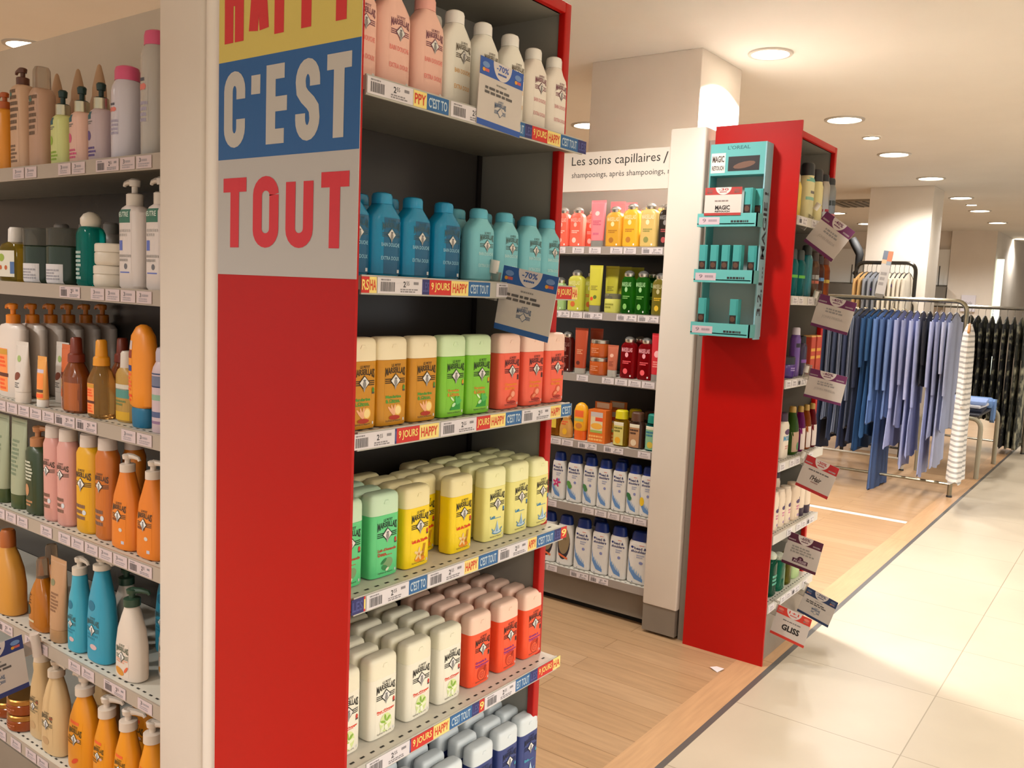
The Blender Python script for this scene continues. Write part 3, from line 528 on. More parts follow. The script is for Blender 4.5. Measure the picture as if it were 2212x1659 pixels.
capb('d_aus', .16, .030, .024, '#e0cdb6:s', '#d8c8b4:s', .012, AU, kind='conditioner_bottle', shape='straight', cr=.02); capb('d_aus_big', .16, .044, .027, '#dcc5ab:s', '#dcc5ab:s', .012, AU, kind='conditioner_bottle', cr=.024); capb('d_aus_cap', .225, .030, .024, '#e0cdb6:s', '#2c1830:s', .05, AU, kind='shampoo_bottle', cr=.022)
product('d_aus_foot', 'conditioner_bottle', 'bottle', [(.036, .028, .02), (.05, .031, .022), (.11, .031, .022), (.14, .022, .017), (.148, .01, .008)], '#e0cdb6:s', 2.3, [('cap', capf([(0, .029, .021), (.0355, .03, .022)], '#2c1830:s', 2.3))])
capb('d_greenclear', .185, .04, .026, '#0d6a4c:t', '#c8ccb8:s', .03, [('b', -.6, .3, .6, .6, 3, '#5fae94:c')], kind='shampoo_bottle', cr=.022, dome=True); capb('d_emerald', .16, .042, .026, '#15906c:t', '#c8ccb8:s', .03, [('r', .1, .1, .9, .7, '#7a9a80:c')], kind='shampoo_bottle', cr=.022, dome=True)
capb('d_olive', .14, .030, .022, '#8a8428:t', '#7a7430:s', .03); capb('d_mintpale', .12, .045, .028, '#a8c084:s', '#98b478:s', .025, kind='shampoo_bottle')
# ------------------------------------------------------------------ room
m = M()
m.face([(-3, 1.25, 0), (20, 1.25, 0), (20, 9, 0), (-3, 9, 0)], 'wood_planks')
m.face([(-3, 1.128, 0), (20, 1.128, 0), (20, 1.25, 0), (-3, 1.25, 0)], 'wood_border')
m.face([(-3, 1.106, 0), (20, 1.106, 0), (20, 1.128, 0), (-3, 1.128, 0)], '#5a5754:s')
m.face([(-3, -6, 0), (20, -6, 0), (20, 1.106, 0), (-3, 1.106, 0)], 'floor_tile')
struct('floor', m)
CH = 2.6
m = M(); m.box(-3, 20, -6, 9, CH, CH+.1, 'ceiling_paint'); struct('ceiling', m)
m = M(); m.box(14.6, 14.8, 2.63, 9, 0, CH, 'plaster'); m.box(14.5, 14.8, 2.03, 2.63, 0, CH, 'plaster'); struct('wall_back', m)
m = M(); m.box(19, 19.2, -6, 2.03, 0, CH, 'plaster'); m.box(14.8, 19.2, 2.03, 2.2, 0, CH, 'plaster'); struct('wall_far', m)
m = M(); m.box(-3, 14.6, 8.8, 9, 0, CH, 'plaster'); struct('wall_left', m)
m = M(); m.box(6.26, 6.32, 1.255, 3.0, .0005, .002, '#e9e2d2:s'); o = struct('trim_1', m)
def column(x0, x1, y0, y1, label):
    m = M(); m.box(x0, x1, y0, y1, 0, CH, 'plaster', .004); tag(m.obj('column'), label, 'column')
column(3.87, 4.34, 1.825, 2.42, 'square white column rising behind the hair-care bay, brightly lit on its aisle side')
column(9.15, 9.62, 1.85, 2.43, 'distant square white column standing behind the cream blouses')
# ------------------------------------------------------------------ shelving
XA = 1.10; XC = 3.35; YB = 1.145
A_Z = [1.711, 1.414, 1.091, .785, .456, .128]; C_Z = [1.654, 1.367, 1.087, .784, .49, .184]
B_Z = [1.809, 1.464, 1.181, .872, .535, .205]; D_Z = [1.776, 1.472, 1.147, .82, .528, .247]
R9 = -PI/2
def unit_shelf(root, T, s0, s1, dep, z, lipk, perf=True, topk='shelf_white', lip=.033):
    m = M()
    def bx(a, b, c, d, e, f, k):
        p, q = T(a, c, e), T(b, d, f); m.box(p[0], q[0], p[1], q[1], p[2], q[2], k)
    bx(s0, s1, .004, dep, z-.024, z, topk); bx(s0, s1, .0045, dep-.0005, z-.0255, z-.0241, '#6d6960:s'); bx(s0, s1, 0, .004, z-lip, z+.002, lipk)  # thin skin below paints the underside's shade in a darker colour
    if perf:
        s = min(s0, s1)+.02
        while s < max(s0, s1)-.02:
            for d in (.018,): m.face([T(s, d, z+.0006), T(s+.011, d, z+.0006), T(s+.011, d+.005, z+.0006), T(s, d+.005, z+.0006)], '#2c2a26:p')
            s += .027
    return m.obj('shelf', root)
_pl = {}
def price_mesh(w, bar, seed, h=.027, bg='#d2c4c6:c'):
    k = (round(w, 3), bar, seed % 3, h, bg)
    if k in _pl: return _pl[k]
    g = G(); x0, x1 = -w/2, w/2; hh = h/2
    if bar:
        r = random.Random(seed % 3); x = x0+w*.07; e = x0+w*.36
        while x < e: d = r.uniform(.0008, .0022); g.rect(x, -hh*.75, x+d, hh*.45, '#4c494c:c', 0); x += d+r.uniform(.0008, .0018)
        g.bars(x0+w*.07, hh*.55, x0+w*.36, hh*.85, 1, '#8a868a:c', 0, 2)
        g.text('2', x0+w*.56, -hh*.15, x0+w*.62, hh*.6, '#3c3a3e:c', 0, .02); g.text('55', x0+w*.63, hh*.1, x0+w*.7, hh*.6, '#3c3a3e:c', 0); g.bars(x0+w*.5, -hh*.85, x1-w*.06, -hh*.3, 2, '#8a868a:c', 0, seed)
        g.bars(x0+w*.8, hh*.1, x1-w*.06, hh*.7, 1, '#8a868a:c', 0, 5)
    else:
        g.text('3', x0+w*.2, hh*.0, x0+w*.32, hh*.7, '#6a6668:c', 0, .02); g.bars(x0+w*.36, hh*.0, x0+w*.8, hh*.6, 1, '#a39a9e:c', 0, seed); g.bars(x0+w*.15, -hh*.8, x1-w*.1, -hh*.1, 2, '#a39a9e:c', 0, seed+1)
    m = M(); m.box(x0, x1, -.0008, 0, -hh, hh, bg); g.put(m, lambda u, v, e: (u, -.0008-e, v), 0)
    _pl[k] = m.mesh('price_label'); return _pl[k]
def price(shelf, T, rz, s, z, w, bar, seed, lip=.033, **kw):
    o = link('price_label', price_mesh(w, bar, seed, **kw), shelf); o.location = T(s, -.0011, z-lip/2+.001); o.rotation_euler = (0, 0, rz)
def row_labels(shelf, T, rz, s0, s1, z, seed, lip=.033, bg='#d2c4c6:c', dens=.8):
    r = random.Random(seed); s = s0
    sg = 1 if s1 > s0 else -1
    while abs(s1-s) > .09:
        bar = r.random() < .25; w = .098 if bar else .06
        if r.random() < dens: price(shelf, T, rz, s+sg*(w/2+.003), z, w, bar, r.randint(0, 99), lip, bg=bg)
        s += sg*(w+.006+(r.random() < .3)*r.uniform(.02, .05))
TA = lambda s, d, z: (XA+d, s, z); TC = lambda s, d, z: (XC+d, s, z); TB_ = lambda s, d, z: (s, YB+d, z)
LIPA = '#a79a8c:s'; LIPB = '#b9b6ac:s'
# left-hand run
U = thing('shelving_unit', 'left-hand run of grey shelves stocked with lotions, closed by a white end board', 'shelving unit')
for i, z in enumerate(A_Z):
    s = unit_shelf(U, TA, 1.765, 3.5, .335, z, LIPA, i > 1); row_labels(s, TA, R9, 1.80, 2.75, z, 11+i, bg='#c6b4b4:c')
m = M(); m.box(1.437, 1.455, 1.762, 3.5, .02, 1.70, 'back_dark'); m.obj('back_panel', U)
m = M(); m.box(1.437, 1.455, 1.762, 3.5, 1.70, 2.185, 'tan_panel'); m.obj('upper_panel', U)
m = M(); m.box(1.087, 1.42, 1.60, 1.76, .13, 2.3, 'white_laminate', .012); m.obj('end_board', U)
m = M(); m.box(1.084, 1.40, 1.545, 1.5995, .02, 2.3, '#ebe4da:s', .022); m.obj('edge_profile', U)
m = M(); m.box(1.10, 1.43, 1.60, 3.5, .0, .09, 'kick_metal'); m.obj('kick_plate', U)
m = M(); m.box(1.095, 1.105, 1.60, 1.76, .02, .128, 'kick_metal'); m.obj('end_board_foot', U)
# hair-care bay
U = thing('shelving_unit', 'hair-care bay of dark-backed shelves under a white lettered fascia board', 'shelving unit')
for i, z in enumerate(C_Z):
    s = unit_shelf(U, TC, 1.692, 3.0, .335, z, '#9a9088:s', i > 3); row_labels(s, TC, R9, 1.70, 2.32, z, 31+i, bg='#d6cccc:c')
m = M(); m.box(3.687, 3.70, 1.692, 3.0, .05, 1.64, 'back_dark'); m.obj('back_panel', U)
m = M(); m.box(3.687, 3.70, 1.692, 3.0, 1.64, 2.05, '#9b968b:s'); m.obj('upper_panel', U)
m = M(); m.box(3.33, 3.70, 1.53, 1.69, .128, 2.131, 'white_laminate', .008); m.obj('end_board', U)
m = M(); m.box(3.335, 3.70, 1.535, 1.688, .012, .127, 'kick_metal'); m.obj('end_board_foot', U)
m = M(); m.box(3.385, 3.68, 1.692, 3.0, .032, .145, 'kick_metal'); m.obj('kick_plate', U)
m = M(); m.box(3.42, 3.66, 1.56, 3.0, 0, .03, '#1a1714:p'); m.obj('plinth', U)  # near-black colour paints the shade of the gap under the kick plate
m = M(); m.box(3.343, 3.36, 1.692, 3.0, 1.895, 2.063, 'white_laminate')
g = G(); g.text('Les soins capillaires', -2.171, 1.996, -1.736, 2.045, '#2c2824:c', 0); g.text('/', -1.722, 1.998, -1.700, 2.045, '#2c2824:c', 0)
g.text('shampooings, après shampooings, masques', -2.168, 1.947, -1.585, 1.978, '#3c3834:c', 0)
g.put(m, lambda u, v, e: (3.343-e, -u, v), 0); m.obj('fascia', U)
# near end display
U = thing('end_display', 'near red-framed end display facing the aisle, stocked with bath and shower gels', 'display')
SEG = {'R': ('#cc2f2a:c', '#f0d878:c', '9 JOURS'), 'Y': ('#efd982:c', '#d0402c:c', 'HAPPY'), 'B': ('#2f659c:c', '#bcd0dc:c', "C'EST TOUT"), 'N': ('#33336c:c', '#4f5490:c', 'LES')}
BS = [[('L', 1.10, 1.217), ('Y', 1.219, 1.255, 'PPY'), ('B', 1.255, 1.318, "C'EST TO"), ('L', 1.322, 1.441), ('R', 1.443, 1.46, '9'), ('Y', 1.46, 1.51), ('B', 1.51, 1.57), ('N', 1.57, 1.597), ('R', 1.597, 1.657), ('Y', 1.657, 1.71), ('B', 1.71, 1.784), ('N', 1.784, 1.821)],
      [('R', 1.099, 1.119, 'RS'), ('Y', 1.119, 1.137, 'HA'), ('L', 1.137, 1.258), ('N', 1.258, 1.279), ('R', 1.279, 1.344), ('Y', 1.344, 1.398), ('B', 1.398, 1.47), ('L', 1.49, 1.61), ('B', 1.63, 1.697), ('N', 1.697, 1.723), ('R', 1.723, 1.79), ('Y', 1.79, 1.815, 'HA')],
      [('L', 1.085, 1.195), ('N', 1.195, 1.2, 'I'), ('R', 1.2, 1.264), ('Y', 1.264, 1.321), ('L', 1.325, 1.441), ('R', 1.441, 1.489, 'JOURS'), ('Y', 1.489, 1.544), ('B', 1.544, 1.604, "C'EST TO"), ('L', 1.604, 1.721), ('Y', 1.721, 1.767), ('B', 1.767, 1.813, "C'EST")],
      [('N', 1.094, 1.125), ('R', 1.125, 1.129, 'I'), ('L', 1.13, 1.247), ('B', 1.247, 1.30, "C'EST TO"), ('L', 1.30, 1.419), ('Y', 1.419, 1.467), ('B', 1.467, 1.536), ('L', 1.536, 1.652), ('Y', 1.652, 1.689, 'APPY'), ('B', 1.689, 1.764), ('N', 1.764, 1.794), ('R', 1.794, 1.82, '9')],
      [('L', 1.141, 1.264), ('N', 1.264, 1.268, 'I'), ('R', 1.268, 1.337), ('Y', 1.337, 1.389), ('B', 1.389, 1.465), ('N', 1.465, 1.491), ('R', 1.491, 1.509, '9'), ('L', 1.509, 1.628), ('B', 1.628, 1.688, 'EST TOUT'), ('N', 1.688, 1.72), ('R', 1.72, 1.787), ('Y', 1.787, 1.82, 'HA')], []]
for i, z in enumerate(B_Z):
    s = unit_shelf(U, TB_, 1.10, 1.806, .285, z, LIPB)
    if BS[i]:
        m = M(); zc = z-.0155; g = G(); m.box(BS[i][0][1], 1.815, YB-.0006, YB, zc-.0145, zc+.0145, '#b9b6ac:s')
        for q in BS[i]:
            if q[0] == 'L': price(s, TB_, 0, (q[1]+q[2])/2, z, q[2]-q[1]-.002, True, i+int(q[1]*100), h=.029, bg='#dcd6da:c'); continue
            bg, fg, t = SEG[q[0]]; t = q[3] if len(q) > 3 else t; w = q[2]-q[1]
            m.box(q[1], q[2], YB-.0008, YB, zc-.0145, zc+.0145, bg)
            g.text(t, q[1]+w*.08, zc-.0095, q[2]-w*.08, zc+.0095, fg, 0, .02)
        g.put(m, lambda u, v, e: (u, YB-.0008-e, v), 0); m.obj('promo_strip', s)
m = M(); m.box(1.10, 1.785, 1.432, 1.445, .02, 1.79, 'back_dark'); m.obj('back_panel', U)
m = M(); m.box(1.10, 1.785, 1.432, 1.445, 1.79, 2.1, '#a29e94:s'); m.obj('upper_panel', U)  # top of the back panel, coloured lighter to stand for bounced light
m = M(); m.box(1.786, 1.80, 1.205, 1.445, .0, 2.1, 'back_grey'); m.obj('side_panel', U)
m = M(); m.box(1.778, 1.803, 1.192, 1.212, 0, 2.125, 'red_laminate', .003); m.obj('corner_post', U)
m = M(); m.box(1.765, 1.778, 1.425, 1.433, .02, 2.1, '#1a120f:s'); m.obj('slotted_upright', U)
m = M(); m.box(1.10, 1.79, 1.205, 1.445, 2.1, 2.118, '#8a877e:s'); m.obj('top_panel', U)
m = M(); m.box(1.10, 1.778, 1.192, 1.212, 2.10, 2.125, 'red_laminate', .003); m.obj('top_rail', U)
m = M(); m.box(1.0797, 1.0857, 1.138, 1.535, .0, 2.3, 'red_laminate'); m.obj('end_panel', U)
m = M(); m.box(1.10, 1.79, 1.17, 1.43, 0, .17, 'kick_metal'); m.obj('plinth', U)
# far end display
U = thing('end_display', 'far red-framed end display facing the aisle, hung with tilted promotion cards', 'display')
for i, z in enumerate(D_Z):
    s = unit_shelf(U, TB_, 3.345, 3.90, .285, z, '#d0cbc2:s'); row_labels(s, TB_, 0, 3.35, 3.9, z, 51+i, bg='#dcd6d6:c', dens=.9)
m = M(); m.box(3.345, 3.91, 1.432, 1.445, .02, 2.09, 'back_grey'); m.obj('back_panel', U)
m = M(); m.box(3.905, 3.918, 1.205, 1.445, .0, 2.09, 'back_grey'); m.obj('side_panel', U)
m = M(); m.box(3.897, 3.922, 1.192, 1.212, 0, 2.115, 'red_laminate', .003); m.obj('corner_post', U)
m = M(); m.box(3.345, 3.91, 1.205, 1.445, 2.09, 2.108, '#8a877e:s'); m.obj('top_panel', U)
m = M(); m.box(3.345, 3.897, 1.192, 1.212, 2.09, 2.115, 'red_laminate', .003); m.obj('top_rail', U)
m = M(); m.box(3.331, 3.341, YB+.003, 1.492, .0, 2.127, 'red_laminate'); m.obj('end_panel', U)
m = M(); m.box(3.345, 3.90, 1.17, 1.43, 0, .21, 'kick_metal'); m.obj('plinth', U)
m = M(); m.box(3.36, 3.72, 1.446, 1.529, 0, 2.08, '#8f867b:s'); m.obj('light_stop_board', U)  # added board, stops lamp light leaking through the gap onto the floor
# poster on the near end panel
U = thing('promo_poster', "tall banner reading HAPPY C'EST TOUT stuck on the near red end panel", 'poster', (1.0785, 1.336, 1.457))
PX, PY0, PY1 = 1.0785, 1.136, 1.534
m = M(); m.box(PX, PX+.0012, PY0, PY1, 1.457, 2.29, '#b6b3b1:c')
g = G()
for z0, z1, k in ((1.68, 1.866, '#245c98:c'), (1.866, 2.09, '#d0bd62:c'), (2.09, 2.29, '#b3262a:c')): g.rect(-PY1, z0, -PY0, z1, k, 0)
g.put(m, lambda u, v, e: (PX-e*.6, -u, v), 0); m.obj('sheet', U).location = (-1.0785, -1.336, -1.457)
for w_, z0, z1, k in (('TOUT', 1.510, 1.644, '#cc2f3c:c'), ("C'EST", 1.702, 1.846, '#bdb9b3:c'), ('HAPPY', 1.900, 2.062, '#cc2f33:c'), ('9 JOURS', 2.12, 2.25, '#dcc870:c')):
    g = G(); lettering(g, w_, -1.516, z0, -1.158, z1, .027 if len(w_) < 6 else .017, k, 2); m = M(); g.put(m, lambda u, v, e: (PX-e*.6, -u, v), 0); m.obj('lettering', U).location = (-1.0785, -1.336, -1.457)
# ------------------------------------------------------------------ stock: left-hand shelves
SH = ['top', 'second', 'third', 'fourth', 'fifth', 'bottom']
def A(i, rows):
    for key, y, d, look in rows: place(key, XA+d, y, A_Z[i]+.0008+(0 if not isinstance(look, tuple) else look[1]), R9, (look if isinstance(look, str) else look[0])+' on the %s lotion shelf' % SH[i])
A(0, [('a_amberpump', 2.60, .05, 'amber pump bottle at the left picture edge'), ('a_tanpump', 2.495, .05, 'tan bottle with a brown pump'), ('a_tanclear', 2.392, .05, 'tan bottle with a clear cap'),
      ('a_tancone', 2.555, .17, 'cone-capped tan bottle behind the lime bottle'), ('a_tancone', 2.44, .17, 'cone-capped tan bottle behind the pink bottle'), ('a_tancone', 2.33, .17, 'cone-capped tan bottle behind the lilac bottle'),
      ('a_sm_lime', 2.285, .05, 'small lime bottle with dark green pump'), ('a_sm_pink', 2.192, .05, 'small pink bottle with dark green pump'), ('a_sm_lilac', 2.102, .05, 'small lilac bottle with dark green pump'),
      ('a_deo_small', 2.05, .09, 'little pink-capped can half hidden beside the lilac bottle'), ('a_deo', 1.986, .05, 'white deodorant can with pink cap'), ('a_deo_tall', 1.868, .05, 'tall silver deodorant can with pink cap'), ('a_deo_tall', 1.90, .15, 'tall silver can behind the frontmost tall one')])
A(1, [('a_oil', 2.535, .045, 'square olive oil bottle with white label'), ('a_darkjar', 2.408, .06, 'dark green jar next to the oil bottle'), ('a_darkjar', 2.285, .06, 'dark green jar next to the teal bottle'),
      ('a_teal', 2.155, .05, 'clear teal bottle with round white cap'), ('a_teal', 2.06, .14, 'teal bottle behind the stacked white jars'), ('a_whitejar', 2.058, .055, 'lower of two stacked white cream jars'), ('a_whitejar', 2.052, .055, ('upper of two stacked white cream jars', .0525)),
      ('a_whitepump', 1.948, .045, 'white pump bottle with green label, fully visible'), ('a_whitepump', 1.835, .045, 'white pump bottle cut off by the end board'), ('a_greyback', 2.60, .2, 'dim grey bottle behind the oil bottle'), ('a_greyback', 2.46, .2, 'dim grey bottle behind the first dark jar'), ('a_greyback', 2.33, .2, 'dim grey bottle behind the second dark jar')])
ORD = ['first', 'second', 'third', 'fourth', 'fifth', 'sixth']
A(2, [('a_lotion', 2.578, .052+.0515*k, ('front white orange-pump lotion bottle' if k == 0 else 'white orange-pump lotion bottle, %s from the front' % ORD[k])) for k in range(6)])
A(2, [('a_whitetube', 2.452, .018, 'white tube with brown and green print'), ('a_whitetube', 2.40, .10, 'white tube further back beside the lotion row'), ('a_orangetube', 2.352, .022, 'small orange striped tube'), ('a_browntube', 2.30, .06, 'rust tube behind the small orange tube'),
      ('a_brownspray', 2.222, .045, 'brown spray bottle, front one'), ('a_brownspray', 2.17, .14, 'brown spray bottle, rear one'), ('a_goldspray', 2.10, .045, 'clear gold spray bottle with orange label'), ('a_goldspray', 2.06, .15, 'gold spray bottle behind the labelled one'),
      ('a_greenish', 2.003, .06, 'white-capped ochre bottle with teal band'), ('a_inverted', 1.913, .045, 'orange upside-down lotion bottle on a blue cap'), ('a_aero', 1.818, .05, 'lilac striped spray can beside the end board')])
A(3, [('a_paletube', 2.63, .04, 'pale green tube at the left picture edge'), ('a_paletube', 2.525, .04, 'pale green tube next to the copper-pump bottle'), ('a_darkgreen', 2.43, .045, 'dark green bottle with copper pump'), ('a_pinklpm', 2.339, .045, 'pink body spray next to the dark green bottle'), ('a_pinklpm', 2.266, .045, 'pink body spray next to the yellow one'),
      ('a_yellowlpm', 2.17, .05, 'front yellow body spray'), ('a_yellowlpm', 2.272, .118, 'rear yellow body spray'), ('a_rustlpm', 2.083, .05, 'rust body spray'), ('a_orangelpm', 2.062, .108, 'orange body spray behind the pump bottles'), ('a_orangemilk', 1.975, .04, 'orange pump bottle next to the rust spray'), ('a_orangemilk', 1.865, .04, 'orange pump bottle beside the end board')])
A(4, [('a_goldbig', 2.63, .05, 'big golden bottle at the left picture edge'), ('a_amber', 2.53, .125, 'rear amber oil bottle'), ('a_amber', 2.425, .05, 'front amber oil bottle'), ('a_tantube', 2.315, .04, 'tan foil tube'), ('a_bluemilk', 2.215, .045, 'slim blue pump bottle'), ('a_bluemilk_tall', 2.113, .05, 'tall blue pump bottle'),
      ('a_bluemilk_tall', 2.03, .19, 'blue bottle in shade behind the green-pump bottles'), ('a_whitemilk', 2.118, .118, 'rear white green-pump bottle behind the tall blue one'), ('a_whitemilk', 1.966, .045, 'front white bottle with green pump'), ('a_whitemilk', 1.885, .11, 'rear white green-pump bottle by the end board')])
A(5, [('a_amberjar', 2.55, .06, 'lower stacked amber jar with gold lid'), ('a_amberjar', 2.55, .06, ('upper stacked amber jar with gold lid', .0475)), ('a_amberjar', 2.66, .07, 'amber jar at the left picture edge'), ('a_creamcap', 2.455, .06, 'cream bottle with white collar'), ('a_creammilk', 2.346, .045, 'cream pump bottle'),
      ('a_creamcap', 2.28, .15, 'cream bottle in shade behind the pump bottles'), ('a_sunmilk', 2.205, .05, 'largest yellow-orange pump bottle'), ('a_sunmilk', 2.10, .16, 'shaded yellow-orange bottle behind the largest'), ('a_sunmilk_slim', 2.085, .045, 'yellow-orange pump bottle, second largest'), ('a_sunmilk_slim', 1.985, .045, 'yellow-orange pump bottle, third'), ('a_sunmilk_slim', 1.885, .05, 'yellow-orange pump bottle by the end board')])
# ------------------------------------------------------------------ stock: near end display
def B(i, key, xs, looks, back=0, pitch=.048, y0=.066, dcol='gel', skip=(), name=None, depth0=None):
    suf = ', %s shelf of gel display' % SH[i]
    for j, x in enumerate(xs):
        yy = YB+(y0 if not depth0 else depth0[j])
        r = random.Random(i*31+j+len(key)); 
        place(key, x, yy, B_Z[i]+.0008, r.uniform(-.03, .03), looks[j]+suf)
        for b in range(back[j] if isinstance(back, (list, tuple)) else back):
            bb = yy+pitch*(b+1)
            if bb > 1.408: break
            place(key, x+r.uniform(-.004, .004), bb, B_Z[i]+.0008, r.uniform(-.02, .02), '%s behind %s, %s shelf of gel display' % (['first', 'second', 'third', 'fourth'][b], looks[j], SH[i]))
LCR = ['left', 'middle', 'right']
B(0, 'bath_pink', [1.131, 1.219, 1.315], ['pink bath bottle against the red panel', 'pink bath bottle between two pink ones', 'pink bath bottle next to the white ones'])
B(0, 'bath_white', [1.404, 1.496, 1.592], ['white bath bottle next to the pink ones', 'white bath bottle beside the flat card', 'white bath bottle behind the flat card'], [1, 0, 0], .06, name='white bath')
B(0, 'bath_rose', [1.682, 1.766], ['ivory bath bottle next to the flat card', 'ivory bath bottle by the corner post'])
B(1, 'bath_blue', [1.1285, 1.2115, 1.297, 1.39], ['dark blue bath bottle against the red panel', 'dark blue bath bottle second from the panel', 'dark blue bath bottle third from the panel', 'dark blue bath bottle beside a light one'], [0, 1, 1, 0], .062, name='blue bath')
B(1, 'bath_sky', [1.505, 1.597, 1.69, 1.768], ['light blue bath bottle beside a dark one', 'light blue bath bottle behind the card', 'light blue bath bottle just past the card', 'light blue bath bottle by the corner post'], 1, .062, name='light blue bath')
B(2, 'gel_ochre', [1.1285, 1.2105, 1.299], ['ochre shower gel against the red panel', 'ochre shower gel between two ochre ones', 'ochre shower gel next to a green one'], y0=.04)
B(2, 'gel_green', [1.389, 1.476], ['green shower gel next to an ochre one', 'green shower gel next to a coral one'], y0=.04)
B(2, 'gel_coral', [1.592, 1.688, 1.778], ['coral shower gel next to a green one', 'coral shower gel between two coral ones', 'coral shower gel by the corner post'], y0=.045)
B(3, 'gel_mint', [1.1285, 1.227], ['mint gel by the panel', 'mint gel by the yellows'], 3, name='mint')
B(3, 'gel_yellow', [1.318, 1.400, 1.462], ['yellow gel beside mint', 'set-back yellow gel', 'yellow gel beside cream'], [3, 1, 0], name='yellow', depth0=[.062, .118, .064])
B(3, 'gel_cream', [1.586, 1.680, 1.770], ['cream gel beside yellow', 'cream gel between creams', 'cream gel by the post'], 3, name='cream')
B(3, 'gel_yellow', [1.494], ['deep-row yellow gel'], [2], name='back-row yellow', depth0=[.125])
B(4, 'gel_white', [1.133, 1.236, 1.342, 1.444], ['white gel by the panel', 'white gel second from panel', 'white gel third from panel', 'white gel beside orange'], 4, name='white')
B(4, 'gel_orange', [1.552, 1.660, 1.764], ['orange gel beside white', 'orange gel between oranges', 'orange gel by the post'], 4, name='orange')
B(5, 'gel_navy', [1.36, 1.465, 1.58, 1.68, 1.77], ['navy gel fifth from the post', 'navy gel fourth from the post', 'navy gel third from the post', 'navy gel second from the post', 'navy gel by the post'], 3, name='navy', pitch=.052)
# ------------------------------------------------------------------ stock: hair-care bay
def Cc(i, rows):
    for key, y, d, look in rows: place(key, XC+d, y, C_Z[i]+.0008+(0 if not isinstance(look, tuple) else look[1]), R9, (look if isinstance(look, str) else look[0])+' on the %s hair-care shelf' % SH[i])
Cc(0, [('c_coral', 2.235, .05, 'coral bottle half hidden by the near display'), ('c_coral', 2.158, .05, 'front coral bottle'), ('c_coral', 2.12, .12, 'coral bottle behind the front coral one'), ('c_pinktube', 2.045, .035, 'front pink tube'), ('c_pinktube', 1.985, .10, 'pink tube behind the gold bottle'), ('c_pinktube', 1.955, .15, 'rearmost pink tube'),
       ('c_gold', 1.963, .045, 'gold bottle'), ('c_yellow', 1.879, .045, 'yellow bottle'), ('c_palegold', 1.793, .045, 'pale gold bottle'), ('c_gold', 1.86, .12, 'gold bottle behind the yellow one'), ('c_palegold', 1.775, .12, 'pale gold bottle behind its twin'), ('c_black', 1.712, .045, 'black bottle')])
Cc(1, [('c_palegreen', 2.236, .05, 'pale green bottle'), ('c_lime', 2.148, .05, 'front lime bottle'), ('c_lime', 2.105, .115, 'lime bottle behind the front lime one'), ('c_limetube', 2.04, .035, 'front lime tube'), ('c_limetube', 1.99, .09, 'lime tube, second in its row'), ('c_limetube', 1.955, .14, 'lime tube, third in its row'), ('c_limetube', 1.92, .19, 'lime tube, fourth in its row'),
       ('c_limejar', 1.958, .05, 'small lime jar'), ('c_green', 1.878, .045, 'clear green bottle next to the lime jar'), ('c_green', 1.812, .05, 'clear green bottle next to the olive one'), ('c_green', 1.80, .12, 'clear green bottle in the dark'), ('c_olive', 1.725, .045, 'olive bottle')])
Cc(2, [('c_darkred', 2.18, .05, 'dark red bottle'), ('c_browntube', 2.10, .035, 'front rust tube'), ('c_browntube', 2.06, .10, 'rust tube behind the front one'), ('c_orangejar', 2.012, .055, 'lower stacked orange jar'), ('c_orangejar', 2.012, .055, ('upper stacked orange jar', .0795)), ('c_smalltube', 1.933, .035, 'small rust tube'),
       ('c_red', 1.86, .05, 'clear red bottle next to the small tube'), ('c_red', 1.776, .05, 'clear red bottle next to the red tube'), ('c_red', 1.845, .12, 'clear red bottle behind the one by the small tube'), ('c_red', 1.765, .12, 'clear red bottle behind the one by the red tube'), ('c_redtube', 1.711, .03, 'red tube')])
Cc(3, [('c_amber', 2.226, .045, 'clear amber bottle'), ('c_tan', 2.163, .045, 'tan bottle'), ('c_capsule', 2.086, .045, 'yellow bottle standing on an orange cap'), ('c_yellowcap', 1.876, .045, 'yellow-capped bottle'), ('c_yellowcap', 1.85, .12, 'yellow-capped bottle behind its twin'), ('c_browncap', 1.797, .045, 'brown-capped bottle'), ('c_browncap', 1.775, .12, 'brown-capped bottle behind its twin'), ('c_tealcap', 1.717, .045, 'teal-capped bottle')])
def cbox(y, d, look):
    o = thing('hair_colour_box', look, 'box', (XC+d, y, C_Z[3]+.0008), R9)
    m = M(); m.box(-.045, .045, -.028, .028, 0, .148, '#d86a1c:c')
    g = G(); g.rect(-.032, .045, .03, .138, '#d8c8a0:c', 0); g.rect(-.032, .118, .03, .138, '#c0b4b0:c', 1); g.rect(-.008, .098, .03, .115, '#e0502a:c', 1); g.ell(0, .075, .03, .014, '#e8a83a:c', 1); g.rect(-.032, .045, .03, .056, '#9aae50:c', 1); g.bars(-.038, .006, .038, .036, 2, '#f0b060:c', 0, 3)
    g.put(m, lambda u, v, e: (u, -.028-e, v), 0); m.obj('carton', o)
    m = M(); m.box(-.044, .044, .024, .0275, .148, .18, '#c8702a:c'); m.box(-.034, .03, .0235, .024, .152, .176, '#cfc0a8:c'); m.obj('flap', o)
cbox(1.99, .05, 'orange hair colour box with raised flap on the fourth hair-care shelf'); cbox(1.955, .125, 'orange box behind the front orange box on the fourth hair-care shelf')
